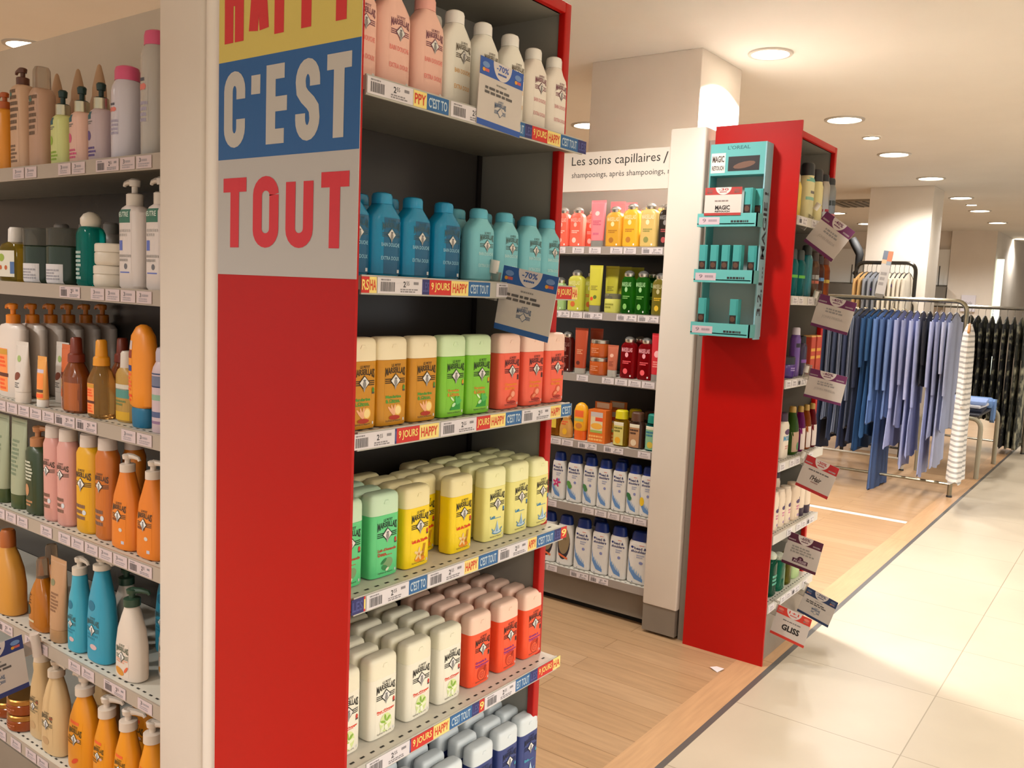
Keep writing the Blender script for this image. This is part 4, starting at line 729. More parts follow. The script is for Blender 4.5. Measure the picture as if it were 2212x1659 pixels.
Cc(4, [('c_hs_pink', 2.19, .05, 'blue-capped white bottle with pink flower'), ('c_hs_leaf', 2.103, .05, 'blue-capped white bottle with large green leaf'), ('c_hs_aloe', 2.02, .05, 'blue-capped white bottle with aloe plant'), ('c_hs', 1.944, .05, 'blue-wave white bottle next to the aloe one'), ('c_hs', 1.868, .05, 'blue-wave white bottle next to the mint-leaf one'), ('c_hs_mint', 1.793, .05, 'blue-capped white bottle with mint leaf'), ('c_hs_lemon', 1.7285, .052, 'blue-capped white bottle with yellow lemon'), ('c_hs_leaf', 2.07, .12, 'blue-capped bottle behind the large-leaf one'), ('c_hs', 1.90, .12, 'blue-capped bottle behind the wave ones')])
Cc(5, [('c_hs_dark', 2.232, .05, 'brown-oval bottle farther from the end board'), ('c_hs_dark', 2.138, .05, 'brown-oval bottle next to a blue-wave one'), ('c_hs_tall', 2.041, .05, 'blue-wave white bottle beside the brown oval'), ('c_hs_tall', 1.948, .05, 'blue-wave white bottle between two others'), ('c_hs_tall', 1.855, .05, 'blue-wave white bottle beside the largest'), ('c_hs_big', 1.749, .055, 'largest white bottle with deep blue cap'), ('c_hs_tall', 2.0, .12, 'rear blue-wave white bottle')])
# ------------------------------------------------------------------ stock: far end display
def D(i, rows):
    for key, x, d, look in rows: place(key, x, YB+d, D_Z[i]+.0008, 0, look+' on the %s shelf of carded display' % SH[i])
D(0, [('d_yellow', 3.46, .06, 'yellow bottle'), ('d_cream', 3.57, .05, 'cream black-capped bottle with teal bands'), ('d_cream_plain', 3.685, .05, 'plain cream black-capped bottle'), ('d_silver', 3.785, .05, 'silver spray can'), ('d_slim', 3.865, .05, 'grey spray can at the open end')])
D(1, [('d_tealwide', 3.46, .05, 'clear teal bottle against the red panel'), ('d_tealwide', 3.548, .05, 'clear teal bottle beside the dark teal one'), ('d_tealdark', 3.635, .05, 'dark teal bottle'), ('d_bronze', 3.722, .05, 'bronze spray can'), ('d_brown', 3.792, .05, 'dark brown spray can'), ('d_copper', 3.865, .05, 'copper spray can at the open end')])
D(2, [('d_purplejar', 3.485, .06, 'purple jar'), ('d_purpletall', 3.578, .05, 'tall slim purple bottle'), ('d_purpledark', 3.655, .05, 'dark violet bottle'), ('d_redbox', 3.755, .05, 'red and gold box beside the violet bottle'), ('d_redbox', 3.83, .05, 'red and gold box at the open end')])
D(3, [('d_moist', 3.49, .05, 'white purple-capped bottle'), ('d_greenbottle', 3.61, .05, 'clear green bottle with gold cap'), ('d_magenta', 3.713, .05, 'magenta gold-capped bottle'), ('d_orange', 3.79, .05, 'orange gold-capped bottle'), ('d_red', 3.866, .05, 'dark red gold-capped bottle')])
D(4, [('d_aus', 3.448, .05, 'first cream bottle'), ('d_aus', 3.522, .05, 'second cream bottle'), ('d_aus', 3.595, .05, 'third cream bottle'), ('d_aus_big', 3.69, .05, 'wide cream bottle'), ('d_aus_foot', 3.78, .05, 'dark-footed cream bottle beside the wide one'), ('d_aus_foot', 3.86, .05, 'dark-footed cream bottle at the open end'),
      ('d_aus_cap', 3.47, .12, 'rear dark-capped cream bottle nearest the panel'), ('d_aus_cap', 3.56, .12, 'middle of three rear dark-capped cream bottles'), ('d_aus_cap', 3.65, .12, 'rear dark-capped cream bottle farthest from the panel')])
D(5, [('d_greenclear', 3.475, .05, 'darker emerald bottle with round pale cap'), ('d_emerald', 3.575, .05, 'lighter emerald bottle beside the olive one'), ('d_olive', 3.675, .05, 'clear olive bottle'), ('d_mintpale', 3.79, .06, 'pale mint bottle')])
# ------------------------------------------------------------------ promotion cards
def card(label, org, tilt, w, h, bandk, pct, draw, rz=R9, small='#8c8884:c', side=None, clip=True, dcl=(0, 0)):
    o = bpy.data.objects.new('promo_card', None); COL.objects.link(o); tag(o, label, 'promotion card'); o.location = org
    o.rotation_euler = (Matrix.Rotation(rz, 3, 'Z') @ Matrix.Rotation(math.radians(tilt), 3, 'Y')).to_euler()
    m = M(); m.box(0, w, 0, .0015, -h, 0, '#cbc2ba:c')
    g = G(); g.rect(0, -h*.26, w, 0, bandk, 0); g.ell(w*.5, 0, w*.215, h*.26, '#d3cac6:c', 1, 18, 0, 180, 360); g.rect(0, -h, w, -h*.91, bandk, 0)
    g.text(pct, w*.36, -h*.12, w*.64, -h*.03, bandk, 2, .02); g.bars(w*.4, -h*.19, w*.6, -h*.14, 1, bandk, 2)
    if side:
        for x in (.13, .87): g.ell(w*x, -h*.10, w*.08, h*.045, side[0], 1, 10); g.rect(w*(x-.07), -h*.2, w*(x+.07), -h*.155, side[1], 1); g.ell(w*(x-.05), -h*.18, w*.03, h*.03, side[2], 2, 8)
    else:
        g.bars(w*.04, -h*.23, w*.26, -h*.16, 1, '#a89a9c:c', 1, 3); g.bars(w*.74, -h*.23, w*.96, -h*.16, 1, '#a89a9c:c', 1, 4)
    draw(g, w, h); g.put(m, FLAT, 0); m.obj('card', o)
    if clip:
        m = M(); m.box(-.022+dcl[0], .004+dcl[0], -.003, .006, -.05+dcl[1], .012+dcl[1], '#d8d4cc:t'); m.prof([(-.022, .011, .009), (.006, .011, .009)], '#d6d2ca:s', 2, 14, -.014+dcl[0], 0); m.obj('clip', o)
    return o
def d_lpm(g, w, h):
    g.bars(w*.38, -h*.36, w*.62, -h*.32, 1, '#8c8884:c', 1); g.bars(w*.1, -h*.52, w*.92, -h*.39, 2, '#5a5654:c', 1, 8, True); logo(g, w*.5, -h*.56, w*.26, '#4f6684:c', '#cbc2ba:c', False)
def d_jf(g, w, h): g.bars(w*.25, -h*.5, w*.85, -h*.34, 2, '#9a9694:c', 1, 8, True); g.text('JOHN FRIEDA', w*.22, -h*.68, w*.78, -h*.58, '#a8a29e:c', 1)
def d_hair(g, w, h): g.bars(w*.2, -h*.4, w*.85, -h*.34, 1, '#6a6664:c', 1, 8); g.text("l'Hair", w*.34, -h*.66, w*.66, -h*.5, '#2c2624:c', 1, .02, .15); g.bars(w*.38, -h*.73, w*.6, -h*.68, 1, '#8a6a64:c', 1)
def d_aus(g, w, h):
    g.bars(w*.15, -h*.58, w*.9, -h*.34, 3, '#9a9690:c', 1, 8, True); g.rect(w*.28, -h*.84, w*.72, -h*.72, '#4c2038:c', 1); g.ell(w*.5, -h*.72, w*.09, h*.09, '#4c2038:c', 2); g.ell(w*.5, -h*.70, w*.03, h*.025, '#a88a98:c', 3); g.text('AUSSIE', w*.31, -h*.82, w*.69, -h*.74, '#cbb8c0:c', 3, .02)
def d_gliss(g, w, h): g.bars(w*.25, -h*.42, w*.8, -h*.36, 1, '#7a7674:c', 1, 8); g.text('GLISS', w*.27, -h*.72, w*.78, -h*.52, '#1c1a1a:c', 1, .035)
def d_magic(g, w, h): g.bars(w*.28, -h*.52, w*.75, -h*.44, 1, '#8a7a74:c', 1, 5); g.text('MAGIC', w*.3, -h*.80, w*.7, -h*.64, '#2c2422:c', 1, .03); g.text('RETOUCH', w*.3, -h*.89, w*.7, -h*.83, '#2c2422:c', 1, .03)
PUR = '#6a2a58:c'; BLU = '#2c5a9c:c'
LP = ('#6f8fc0:c', '#c8605a:c', '#e0a030:c')
card('purple-banded card, topmost and most tilted on the far end display', (3.55, 1.101, 1.811), 35.5, .141, .143, PUR, '-40%', d_jf, dcl=(-.03, -.06))
card('purple-banded card, second from the top of far end display', (3.62, 1.125, 1.489), 12.5, .152, .133, PUR, '-40%', d_jf)
card('purple-banded card, third down, overlapping the hanging blue clothes', (3.55, 1.118, 1.190), 9, .150, .118, PUR, '-40%', d_jf)
card('red-banded thirty percent card on the fourth shelf of far display', (3.60, 1.119, .831), 16.5, .14, .14, '#b3262a:c', '-30%', d_hair)
card('purple-banded card with dark maroon emblem, above the emerald bottles', (3.55, 1.151, .511), 10, .145, .138, '#552038:c', '-60%', d_aus)
card('orange-red card lettered GLISS, lowest on far end display', (3.42, 1.131, .239), 11.5, .142, .127, '#cc3a2c:c', '1+1', d_gliss, side=('#d87a6a:c', '#c8605a:c', '#9a7a70:c'))
card('navy-banded card hanging beside the GLISS card', (3.78, 1.13, .223), 16.5, .143, .125, '#26385e:c', '-70%', d_lpm, side=('#5a6a84:c', '#8a7080:c', '#a87a5a:c'))
card('blue-banded card sticking out in front of the light blue bottles', (1.53, 1.155, 1.503), 9, .146, .139, BLU, '-70%', d_lpm, side=LP, dcl=(-.012, -.03))
card('blue-banded card standing flat against the top shelf edge', (1.405, 1.1405, 1.912), 2.5, .147, .133, '#3058a8:c', '-70%', d_lpm, rz=0, side=LP, clip=False)
o = card('blue-banded card cut off by the bottom left picture edge', (.899, 2.33, .477), -7, .15, .15, '#2c3a74:c', '-70%', d_lpm, rz=0, side=LP, clip=False)
m = M(); m.box(.138, .197, .0015, .006, -.066, -.03, '#cdbfb4:t'); m.prof([(-.075, .012, .012), (-.012, .012, .012)], '#cbbcb0:s', 2, 14, .181, .0); m.obj('clip', o)
# ------------------------------------------------------------------ hair colour display hung on the far red panel
TEAL = '#5aa6a6:c'; TEAL2 = '#3f9a98:c'
U = thing('cardboard_display', 'turquoise three-tier cardboard display hung on the far red end panel', 'display stand')
X0, X1, Y0, Y1 = 3.262, 3.330, 1.252, 1.477
m = M(); m.box(X1-.006, X1, Y0, Y1, 1.31, 2.045, '#a9b4b2:c'); m.obj('back_board', U)
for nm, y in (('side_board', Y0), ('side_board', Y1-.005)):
    m = M(); m.box(X0, X1-.006, y, y+.005, 1.30, 2.045, '#86b4bf:c' if y == Y0 else TEAL)  # aisle-facing board coloured paler, as if lit from the aisle
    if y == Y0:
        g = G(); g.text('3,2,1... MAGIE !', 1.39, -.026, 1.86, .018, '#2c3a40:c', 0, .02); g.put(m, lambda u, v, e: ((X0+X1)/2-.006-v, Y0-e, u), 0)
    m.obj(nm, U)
m = M(); m.box(X0, X1-.006, Y0+.005, Y1-.005, 1.925, 2.045, TEAL)
g = G(); g.text("L'OREAL", -1.43, 2.022, -1.34, 2.036, '#2f6a70:c', 0, .02); g.rect(-1.495, 1.935, -1.437, 2.01, '#d8d2cc:c', 0); g.text('MAGIC', -1.49, 1.975, -1.442, 2.0, '#4a3a34:c', 1, .03); g.text('RETOUCH', -1.49, 1.945, -1.442, 1.962, '#4a3a34:c', 1, .03); g.rect(-1.425, 1.94, -1.30, 1.995, '#1f1a1c:c', 0); g.ell(-1.36, 1.962, .045, .012, '#6a4a3a:c', 1, 12, 10)
g.put(m, lambda u, v, e: (X0-e, -u-.023, v), 0); m.obj('header', U)
TZ = [1.733, 1.520, 1.315]
for z in TZ:
    m = M(); m.box(3.205, X1-.006, Y0+.006, Y1+.012, z, z+.004, TEAL); m.box(3.205, 3.209, Y0-.004, Y1+.012, z-.008, z+.042, '#5fb0ae:c'); m.box(3.205, X0, Y0-.004, Y0+.001, z-.008, z+.042, TEAL); m.box(3.209, X0, Y1+.007, Y1+.012, z-.008, z+.042, TEAL)
    g = G(); g.rect(-1.505, z, -1.42, z+.028, '#c8b4bc:c', 0); g.text('9', -1.49, z+.008, -1.475, z+.022, '#7a6a74:c', 1); g.bars(-1.465, z+.008, -1.43, z+.022, 1, '#9a8a94:c', 1); g.bars(-1.375, z+.004, -1.30, z+.018, 1, '#2c2a2c:c', 0, 3)
    g.put(m, lambda u, v, e: (3.205-e, -u-.023, v), 0); m.obj('tray', U)
def tbox(y, x, z, look, hh=.132):
    o = thing('hair_spray_box', look, 'box', (x, y-.023, z+.0045), R9)
    m = M(); m.box(-.0165, .0165, -.015, .015, 0, hh, TEAL2); g = G(); g.rect(-.0155, .036, .011, .07, '#1f1512:c', 0); g.ell(-.003, .055, .010, .011, '#5a3a2a:c', 1, 12, 20); g.rect(.008, .07, .0155, hh-.004, '#2f8a88:c', 0)
    g.put(m, lambda u, v, e: (u, -.015-e, v), 0); m.obj('carton', o)
tbox(1.318, 3.235, TZ[0], 'turquoise box just right of the red card on the upper tray'); tbox(1.292, 3.27, TZ[0], 'rearmost turquoise box by the right side of the upper tray')
for k, n in enumerate(('leftmost', 'second', 'third', 'fourth', 'rightmost')): tbox(1.485-k*.046 if k < 4 else 1.302, 3.235 if k < 4 else 3.272, TZ[1], n+' turquoise box in the middle tray row')
tbox(1.475, 3.235, TZ[2], 'left of two turquoise boxes on the lowest tray'); tbox(1.345, 3.235, TZ[2], 'right of two turquoise boxes on the lowest tray')
card('small red-banded card standing in the turquoise display', (3.203, 1.462, 1.872), 0, .148, .105, '#a83430:c', '-30', d_magic, side=('#8a4a44:c', '#7a4a48:c', '#6a4a44:c'), clip=False)
# ------------------------------------------------------------------ clothes
def garment_mesh(sh, hem, L, th, k, seed, neck=.05):
    r = random.Random(seed); m = M(); R = []; N = 40; ph = r.uniform(0, 6); f = r.choice((3, 4, 5))
    pr = [(0, neck, .4), (-.02, neck*1.5, .5), (-.05, sh*.86, .7), (-.075, sh, .85), (-.16, sh*.92, 1), (-.32, sh*.90, 1), (-.55, sh*.95+hem*.0, 1.05), (-.78, (sh+hem)/2, 1.1), (-1.0, hem, 1.2)]
    for t, a, d in pr:
        z = t*L if t <= -.16 else t*.9
        if t == -.16: z = min(z, -.10)
        w = max(0, min(1, (-t-.1)/.9)); ring = []
        for j in range(N):
            q = 2*PI*j/N; c, s = math.cos(q), math.sin(q)
            x = a*math.copysign(abs(c)**.8, c); y = th*d*s*(1+.15*w*math.cos(f*q+ph))+.007*w*math.sin(x*f*14+ph+2*w)
            ring.append((x, y, z+(-.015*math.sin(f*q+ph)*w)))
        R.append(ring)
    m.loft(R, k); return m.mesh('body', 60)
def sleeve_mesh(sh, L, k, side, seed):
    r = random.Random(seed); x = side*(sh-.01); m = M(); p = []; rad = []
    for i in range(7):
        t = i/6; p.append((x+side*(.03*t-.02*t*t), -.004+.008*math.sin(2*t+seed), -.075-L*t)); rad.append(.048-.016*t)
    m.tube(p, rad, k, 12); m.v = [(a, b*.4, c) for a, b, c in m.v]; return m.mesh('sleeve', 60)
def hanger_mesh(wood):
    m = M(); k = '#a8743c:s' if wood else '#1c1a1c:s'
    m.tube([(-.19, 0, -.055), (-.1, 0, -.018), (0, 0, .0), (.1, 0, -.018), (.19, 0, -.055)], .009 if wood else .006, k, 6)
    m.tube([(0, 0, 0), (0, 0, .045), (.014, 0, .062), (.016, 0, .084), (0, 0, .094), (-.014, 0, .084)], .0022, '#b0aca4:m', 6); return m.mesh('hanger')
HB, HW = hanger_mesh(False), hanger_mesh(True)
_gm = {}
def garment(kind, label, cat, x, y, z, rz, k, sh=.2, hem=.23, L=.8, th=.024, sl=.5, seed=1, wood=False, group=None, skin=None):
    o = thing(kind, label, cat, (x, y, z-.094), rz, group)
    q = (k, sh, hem, L, th, seed)
    if q not in _gm: _gm[q] = garment_mesh(sh, hem, L, th, k, seed)
    link('body', _gm[q], o); link('hanger', HW if wood else HB, o)
    if sl:
        for s in (-1, 1):
            q = (k, sh, sl, s, seed % 3)
            if q not in _gm: _gm[q] = sleeve_mesh(sh, sl, k, s, seed % 3)
            link('sleeve', _gm[q], o)
def arc(p, c, q, n=6): return [tuple(Vector(p)*(1-t)**2+Vector(c)*2*t*(1-t)+Vector(q)*t*t) for t in [i/n for i in range(n+1)]]
def rack(label, x, y0, y1, zt, k, r=.016, foot=.0, depth=0, bar=True, mats=None):
    U = thing('clothes_rack', label, 'clothes rack', (x, (y0+y1)/2, 0))
    cy = (y0+y1)/2
    for dx in ((0, depth) if depth else (0,)):
        m = M(); a, b = y0-cy, y1-cy; c = .09
        m.tube([(dx, a, .012), (dx, a, zt-c)]+arc((dx, a, zt-c), (dx, a, zt), (dx, a+c, zt))[1:]+arc((dx, b-c, zt), (dx, b, zt), (dx, b, zt-c))+[(dx, b, .012)], r, k, 10); m.obj('frame', U)
        for y in (a, b): m = M(); m.prof([(0, .022), (.014, .02)], '#2a2826:s', 2, 12, dx, y); m.obj('foot', U)
    if bar: m = M(); m.tube([(0, y0-cy, .1), (0, y1-cy, .1)], .011, k, 8); m.obj('lower_bar', U)
    return U
X1R = 7.42
rack('clothes rack of blue and navy garments nearest the aisle', X1R, 1.195, 2.62, 1.51, '#8f8874:m', .017)
BLUES = [('#98a0bc:p', 'grey lavender', .8, .5), ('#a9b0cc:p', 'pale lavender', 1.05, .35), ('#878eae:p', 'dusty lavender', .85, .5), ('#a2abd2:p', 'light periwinkle', 1.12, .45), ('#1c1e28:p', 'black', .5, .3), ('#9099c2:p', 'periwinkle', 1.0, .6), ('#a6aed4:p', 'bright periwinkle', 1.08, .55), ('#858cb0:p', 'muted violet blue', .8, .45), ('#9aa3cc:p', 'lavender blue', .95, .62),
         ('#6a83b4:p', 'clear blue', .75, .5), ('#4a6596:p', 'denim blue', 1.27, .5), ('#5a7ab0:p', 'mid blue', .8, .58), ('#27507c:p', 'teal blue', .9, .3), ('#1f4672:p', 'strong blue', 1.0, .35), ('#222a42:p', 'dark navy', .95, .5), ('pinstripe', 'pinstriped grey', .85, .6), ('#2a3350:p', 'navy', 1.0, .5), ('pinstripe', 'pinstriped slate', .9, .6), ('#333c54:p', 'slate navy', .95, .5), ('pinstripe', 'pinstriped charcoal', .8, .6), ('#1c2540:p', 'inky navy', 1.05, .5), ('#2c3a5c:p', 'dusk navy', .95, .5), ('#26304c:p', 'midnight navy', .95, .5), ('#222c46:p', 'deep navy', 1.0, .5), ('#2e3a58:p', 'shaded navy', .9, .5)]
NTH = ['first', 'second', 'third', 'fourth', 'fifth', 'sixth', 'seventh', 'eighth', 'ninth', 'tenth', 'eleventh', 'twelfth', 'thirteenth', 'fourteenth', 'fifteenth', 'sixteenth', 'seventeenth', 'eighteenth', 'nineteenth', 'twentieth', 'twenty-first', 'twenty-second', 'twenty-third', 'twenty-fourth', 'twenty-fifth']
for j, (k, c, L, sl) in enumerate(BLUES):
    garment('shirt' if L < 1 else 'dress', '%s garment, %s from the aisle end of the blue rack' % (c, NTH[j]), 'garment', X1R, 1.262+.047*j, 1.515, .07*math.sin(j*.4), k, .2, .22+.025*(j % 3), L*1.12, .0145, sl*1.1, j)
garment('dress', 'long grey and white striped dress hung at the aisle end of rack', 'dress', 7.0, 1.10, 1.44, .14, 'stripe_knit', .18, .24, 1.12, .045, .5, 3, True)
rack('white-framed clothes rack behind the blue garments', 8.30, 1.74, 2.62, 1.52, '#c9c0ae:s', .017)
for j in range(9): garment('blouse', 'beige garment, %s from the aisle end of white-framed rack' % NTH[j], 'garment', 8.30, 1.83+.082*j, 1.525, .1*math.sin(j*.5), ['#cdbb98:p', '#bfae8c:p', '#d8ccb4:p'][j % 3], .19, .2, .7, .03, .4, j % 3)
rack('tall dark rack with cream blouses in front of distant column', 8.92, 1.90, 2.44, 1.86, '#4a4640:m', .018)
TOPS = [('#e2d9c8:p', 'cream')]*6+[('#8a8c92:p', 'grey')]*3+[('#c19a62:p', 'camel')]*2
for j, (k, c) in enumerate(TOPS): garment('blouse', '%s blouse, %s from the column side of the tall rack' % (c, NTH[j]), 'garment', 8.92, 1.96+.042*j, 1.865, .05*math.sin(j*.5), k, .19, .2, .62, .012, .4, j % 3)
def disc(x, y, z, k, look):
    m = M(); m.prof([(-.006, .018), (0, .018), (.004, .012)], k, 2, 14); o = m.obj('security_tag'); o.location = (x, y, z); o.rotation_euler = (0, -PI/2, 0); tag(o, look, 'security tag')
for (y, z, k, look) in ((2.05, 1.64, '#4a2a80:s', 'purple round tag on the cream blouses, upper right'), (2.25, 1.60, '#4a2a80:s', 'purple round tag on the cream blouses, left'), (2.16, 1.55, '#6a2a60:s', 'plum round tag low on the cream blouses'), (2.39, 1.66, '#a83a28:s', 'red round tag on the camel blouse')): disc(8.715, y, z, k, look)
rack('far clothes rack full of dark floral dresses', 10.3, 1.02, 2.35, 1.48, '#8a857a:m', .018)
for j in range(19): garment('floral_dress', '%s floral dress, %s from the aisle end of the far rack' % (('olive' if j < 2 else 'dark'), NTH[j]), 'dress', 10.3, 1.08+.067*j, 1.485, .06*math.sin(j*.5), 'floral_light' if j < 2 else 'floral', .22, .26, 1.32 if j < 3 else 1.05, .022, .35, j % 4)
# low table with folded jeans between the racks
U = thing('display_table', 'low tubular table with folded blue clothes beyond the striped dress', 'table', (8.9, 1.4, 0))
for x in (-.49, .49):
    m = M(); m.tube([(x, -.24, .0), (x, -.24, .43)]+arc((x, -.24, .43), (x, -.24, .52), (x, -.15, .52))[1:]+arc((x, .15, .52), (x, .24, .52), (x, .24, .43))+[(x, .24, 0)], .02, '#a39c86:s', 10); m.obj('leg_frame', U)
m = M(); m.box(-.5, .5, -.22, .22, .535, .555, '#2a2a32:s', .004); m.obj('table_top', U)
def folded(x, y, z, w, d, h, k, look, rz=0, drop=0):
    m = M(); m.box(-w/2, w/2, -d/2, d/2, 0, h, k, h*.45)
    if drop: m.loft([[(-w*.3+.04*i, -d/2-.012-.01*math.sin(i*2), h*.8-drop*t*(1+.2*math.sin(i))) for i in range(8)]+[(-w*.3+.04*i, -d/2+.012-.01*math.sin(i*2), h*.8-drop*t*(1+.2*math.sin(i))) for i in range(7, -1, -1)] for t in (0, .5, 1)], k)
    o = m.obj('folded_garment'); o.location = (x, y, z); o.rotation_euler = (0, 0, rz); tag(o, look, 'garment')
folded(8.75, 1.37, .5555, .4, .36, .035, '#22283c:p', 'dark folded garment at the bottom of the table pile', .05); folded(8.75, 1.37, .591, .38, .36, .03, '#cfd0da:p', 'white folded garment in the table pile', -.04)
folded(8.76, 1.36, .6215, .4, .37, .035, '#8ea6da:p', 'pale blue folded garment topping the table pile', .08); folded(9.16, 1.36, .5555, .34, .36, .08, '#6487bc:p', 'blue folded garment slipping over the table edge', .1, .17)
m = M(); m.face([(3.16, 1.262, .001), (3.20, 1.25, .006), (3.21, 1.285, .002), (3.175, 1.30, .007)], '#ddd4d4:c'); m.face([(3.16, 1.262, .0005), (3.175, 1.30, .0065), (3.21, 1.285, .0015), (3.20, 1.25, .0055)], '#ddd4d4:c'); tag(m.obj('paper_scrap'), 'small white scrap of paper on the wood floor before the far red panel', 'litter')
# ------------------------------------------------------------------ background fittings
m = M(); m.box(14.54, 14.6, 2.64, 6.2, 1.80, 2.33, '#e6e6e2:s'); tag(m.obj('wall_board'), 'long white display board along the back wall', 'board')
m = M(); m.box(14.3, 14.6, 2.64, 6.2, 1.50, 1.77, '#6a655c:s'); tag(m.obj('wall_ledge'), 'grey ledge below the white wall board', 'ledge')
for y, t in ((4.02, 'left'), (3.85, 'middle'), (2.75, 'right')):
    m = M(); m.tube([(14.45, y, 1.775), (14.45, y, 2.08)], .008, '#3a3834:s', 6); tag(m.obj('display_rod'), 'thin upright rod on the grey ledge, %s of three' % t, 'rod')
m = M(); m.tube([(13.3, 3.73, 2.40), (13.3, 3.69, 2.33), (13.3, 3.63, 2.23), (13.3, 3.607, 2.17), (13.3, 3.615, 2.08), (13.3, 3.633, 1.97), (13.3, 3.64, 1.93), (13.3, 3.68, 1.895)], [.055, .06, .06, .055, .048, .03, .026, .02], '#060607:p', 14)
m.tube([(13.3, 3.64, 1.93), (13.3, 3.64, 1.36)], .01, '#3a3834:m', 6); m.box(13.1, 13.6, 3.5, 3.95, 0, 1.36, '#5a554c:s'); tag(m.obj('stocking_display_leg'), 'black stocking display leg standing in front of the back wall', 'mannequin leg')
m = M(); m.box(14.46, 14.5, 2.23, 2.42, 1.42, 1.66, '#d8d4dc:c'); g = G(); g.text('Mode', -2.38, 1.52, -2.27, 1.57, '#7a7880:c', 0); g.put(m, lambda u, v, e: (14.46-e, -u, v), 0); tag(m.obj('wall_notice'), 'white notice on the far wall pier above the floral dresses', 'sign')
m = M(); m.box(14.6, 14.66, 1.93, 2.02, .0, 2.2, '#dfe8d8:e1.2'); tag(m.obj('bright_strip'), 'glowing pale green strip on the edge of the wall pier', 'lamp')  # emission gives this pale green strip its brightness
m = M(); m.box(18.9, 19, 1.78, 1.98, 1.5, 2.12, '#4a443e:g'); tag(m.obj('wall_mirror'), 'narrow dark mirror on the far end wall', 'mirror')
U = thing('price_sign', 'slanted price sign clipped on the blue rack rail', 'sign', (7.40, 1.83, 1.525))
m = M(); m.box(-.003, .003, -.036, .036, .01, .36, '#b8b4b0:c'); g = G(); g.rect(-.036, .29, .0, .36, '#6a7484:c', 0); g.rect(-.036, .26, .0, .29, '#d0a888:c', 0); g.rect(.0, .28, .036, .36, '#c8785a:c', 0); g.rect(.0, .25, .036, .28, '#8a949c:c', 0); g.bars(-.025, .08, .025, .2, 3, '#8a8684:c', 0, 4); g.put(m, lambda u, v, e: (-.003-e, -u, v), 0); m.obj('sign_card', U)
m = M(); m.box(-.012, .012, -.03, .03, -.012, .02, '#7a766c:s'); m.obj('clamp', U); U.rotation_euler = (.12, 0, 0)
m = M(); m.box(10.1, 10.75, 2.62, 3.15, CH-.02, CH-.0005, '#8a7f6c:s')
for i in range(6): m.box(10.14, 10.71, 2.66+.08*i, 2.69+.08*i, CH-.026, CH-.02, '#5a5244:s')
tag(m.obj('ceiling_vent'), 'brown slatted vent in the ceiling left of the distant column', 'vent')
m = M(); m.box(1.9, 2.5, 5.25, 5.8, CH-.02, CH-.0005, '#8a7f6c:s'); tag(m.obj('ceiling_vent'), 'grey ceiling vent at the top left picture edge', 'vent')
# ------------------------------------------------------------------ lamps and unseen fill lights
WARM = (1.0, .96, .905)
def fixture(x, y, r, label, strength=12):
    o = thing('ceiling_downlight', label, 'ceiling lamp', (x, y, CH))
    m = M(); n = 32; R = []
    for rr_, z in ((r*1.22, -.0005), (r*1.2, -.008), (r*1.02, -.009), (r, -.002)): R.append([(rr_*math.cos(2*PI*j/n), rr_*math.sin(2*PI*j/n), z) for j in range(n)])
    m.loft(R, '#b8b2a8:s', False, False); m.obj('trim_ring', o)
    m = M(); m.prof([(-.006, r*.9), (-.0015, r)], '#fff2dc:e%g' % strength, 2, n); m.obj('lens', o)
def light(x, y, e, ang=150, blend=.6, col=WARM, r=.08, z=CH-.03):  # makes the fixtures' beams and the unseen fill lights alike
    d = bpy.data.lights.new('downlight_or_fill_beam', 'SPOT'); d.energy = e; d.color = col; d.spot_size = math.radians(ang); d.spot_blend = blend; d.shadow_soft_size = r
    o = bpy.data.objects.new('downlight_or_fill_beam', d); COL.objects.link(o); o.location = (x, y, z)
ROW = [(4.1, 1.59, 'bright downlight beside the near white column'), (5.75, 1.72, 'first round downlight past the column'), (7.19, 1.76, 'second round downlight past the column'), (8.62, 1.78, 'third round downlight past the column'), (10.2, 1.80, 'fourth round downlight past the column'), (11.57, 1.83, 'fifth round downlight past the column'), (13.17, 1.86, 'sixth round downlight past the column'), (16.1, 1.93, 'last downlight at the right picture edge')]
for x, y, l in ROW: fixture(x, y, .10 if x > 5 else .085, l); light(x, y, 75) if x > 5 else light(x, y, 300, 126, .12, (1, .95, .93), .05)
for x, y, l in ((5.27, 3.3, 'downlight above the hair-care fascia'), (11.56, 3.46, 'farther left downlight near the vent'), (13.12, 3.51, 'downlight near the distant column and black leg'), (2.26, 4.84, 'downlight above the left-hand shelves')): fixture(x, y, .10, l); light(x, y, 75)
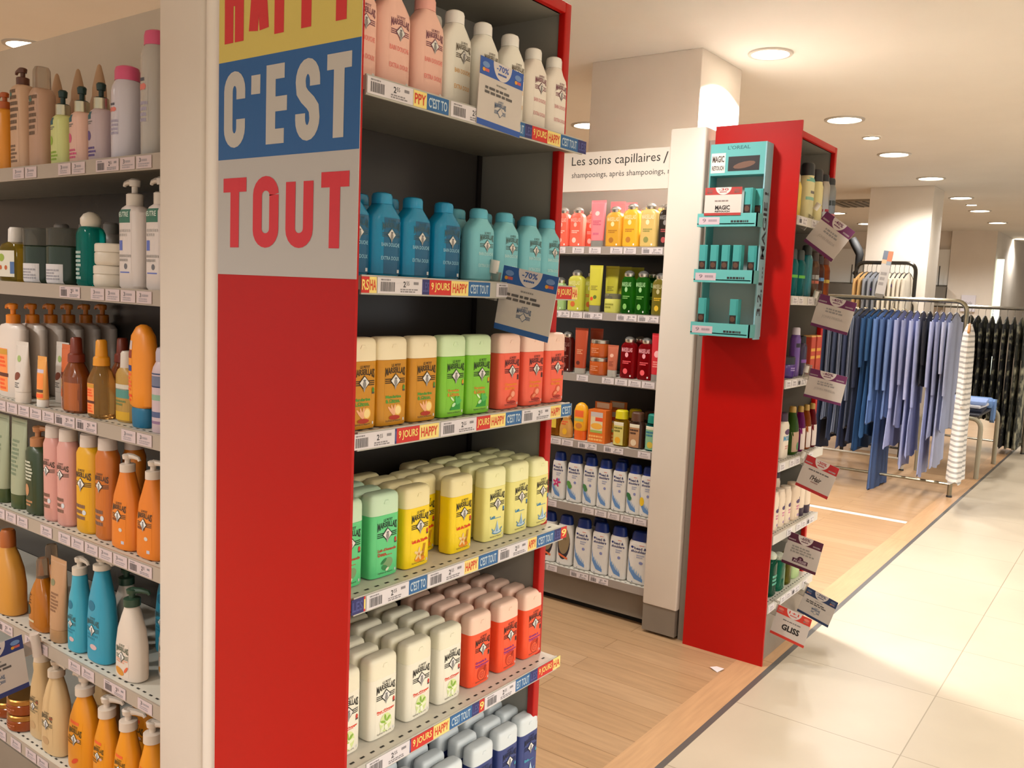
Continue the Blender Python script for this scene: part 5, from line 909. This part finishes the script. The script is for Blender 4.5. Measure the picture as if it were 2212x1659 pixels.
for x, y, l in ((6.42, 1.73, 'small bright spot lamp between first and second round downlights'), (10.89, 1.81, 'small bright spot lamp between fourth and fifth round downlights')): fixture(x, y, .05, l, 40); light(x, y, 60, 90)
for x in (-1.4, .1, 1.6, 3.1, 4.6, 6.1, 7.6, 9.1, 10.6, 12.1): light(x, -1.5, 75)  # unseen row, set well out over the aisle to light display fronts
for x in (-2.4, -.9, .6, 2.1, 3.6, 5.1): light(x, -3.2, 190)  # unseen fill row, added to throw flatter light onto the gel display
for x, y in ((2.55, 1.6), (2.6, 3.2), (5.2, 5.2), (8, 3.4), (8, 5)): light(x, y, 75)
for x, y in ((-1.2, 2.2), (-.3, 3.6), (-1.4, 5.2), (.6, 6.4), (2.6, 6.6), (-2.2, .8)): light(x, y, 118)  # unseen fill lights, added to brighten the lotion shelves and left ceiling
w = bpy.data.worlds.new('shop_ambient'); S.world = w; w.use_nodes = True
w.node_tree.nodes['Background'].inputs[0].default_value = (1, .965, .92, 1); w.node_tree.nodes['Background'].inputs[1].default_value = .55
# ------------------------------------------------------------------ camera and view
F = 1897.7; ya, pt, ro = (math.radians(a) for a in (36.215, -6.102, -2.453))
fw = Vector((math.cos(pt)*math.cos(ya), math.cos(pt)*math.sin(ya), math.sin(pt))); rt = Vector((math.sin(ya), -math.cos(ya), 0)); dn = fw.cross(rt)
r2 = math.cos(ro)*rt+math.sin(ro)*dn; d2 = -math.sin(ro)*rt+math.cos(ro)*dn
cam = bpy.data.cameras.new('camera'); cam.sensor_fit = 'HORIZONTAL'; cam.sensor_width = 36; cam.lens = F/2212*36; cam.clip_start = .05; cam.clip_end = 60
co = bpy.data.objects.new('camera', cam); COL.objects.link(co); S.camera = co
co.matrix_world = Matrix(((r2.x, -d2.x, -fw.x, 0), (r2.y, -d2.y, -fw.y, 0), (r2.z, -d2.z, -fw.z, 1.45), (0, 0, 0, 1)))
S.view_settings.view_transform = 'Standard'; S.view_settings.look = 'None'; S.view_settings.gamma = 1; S.view_settings.use_curve_mapping = False
S.view_settings.exposure = .27
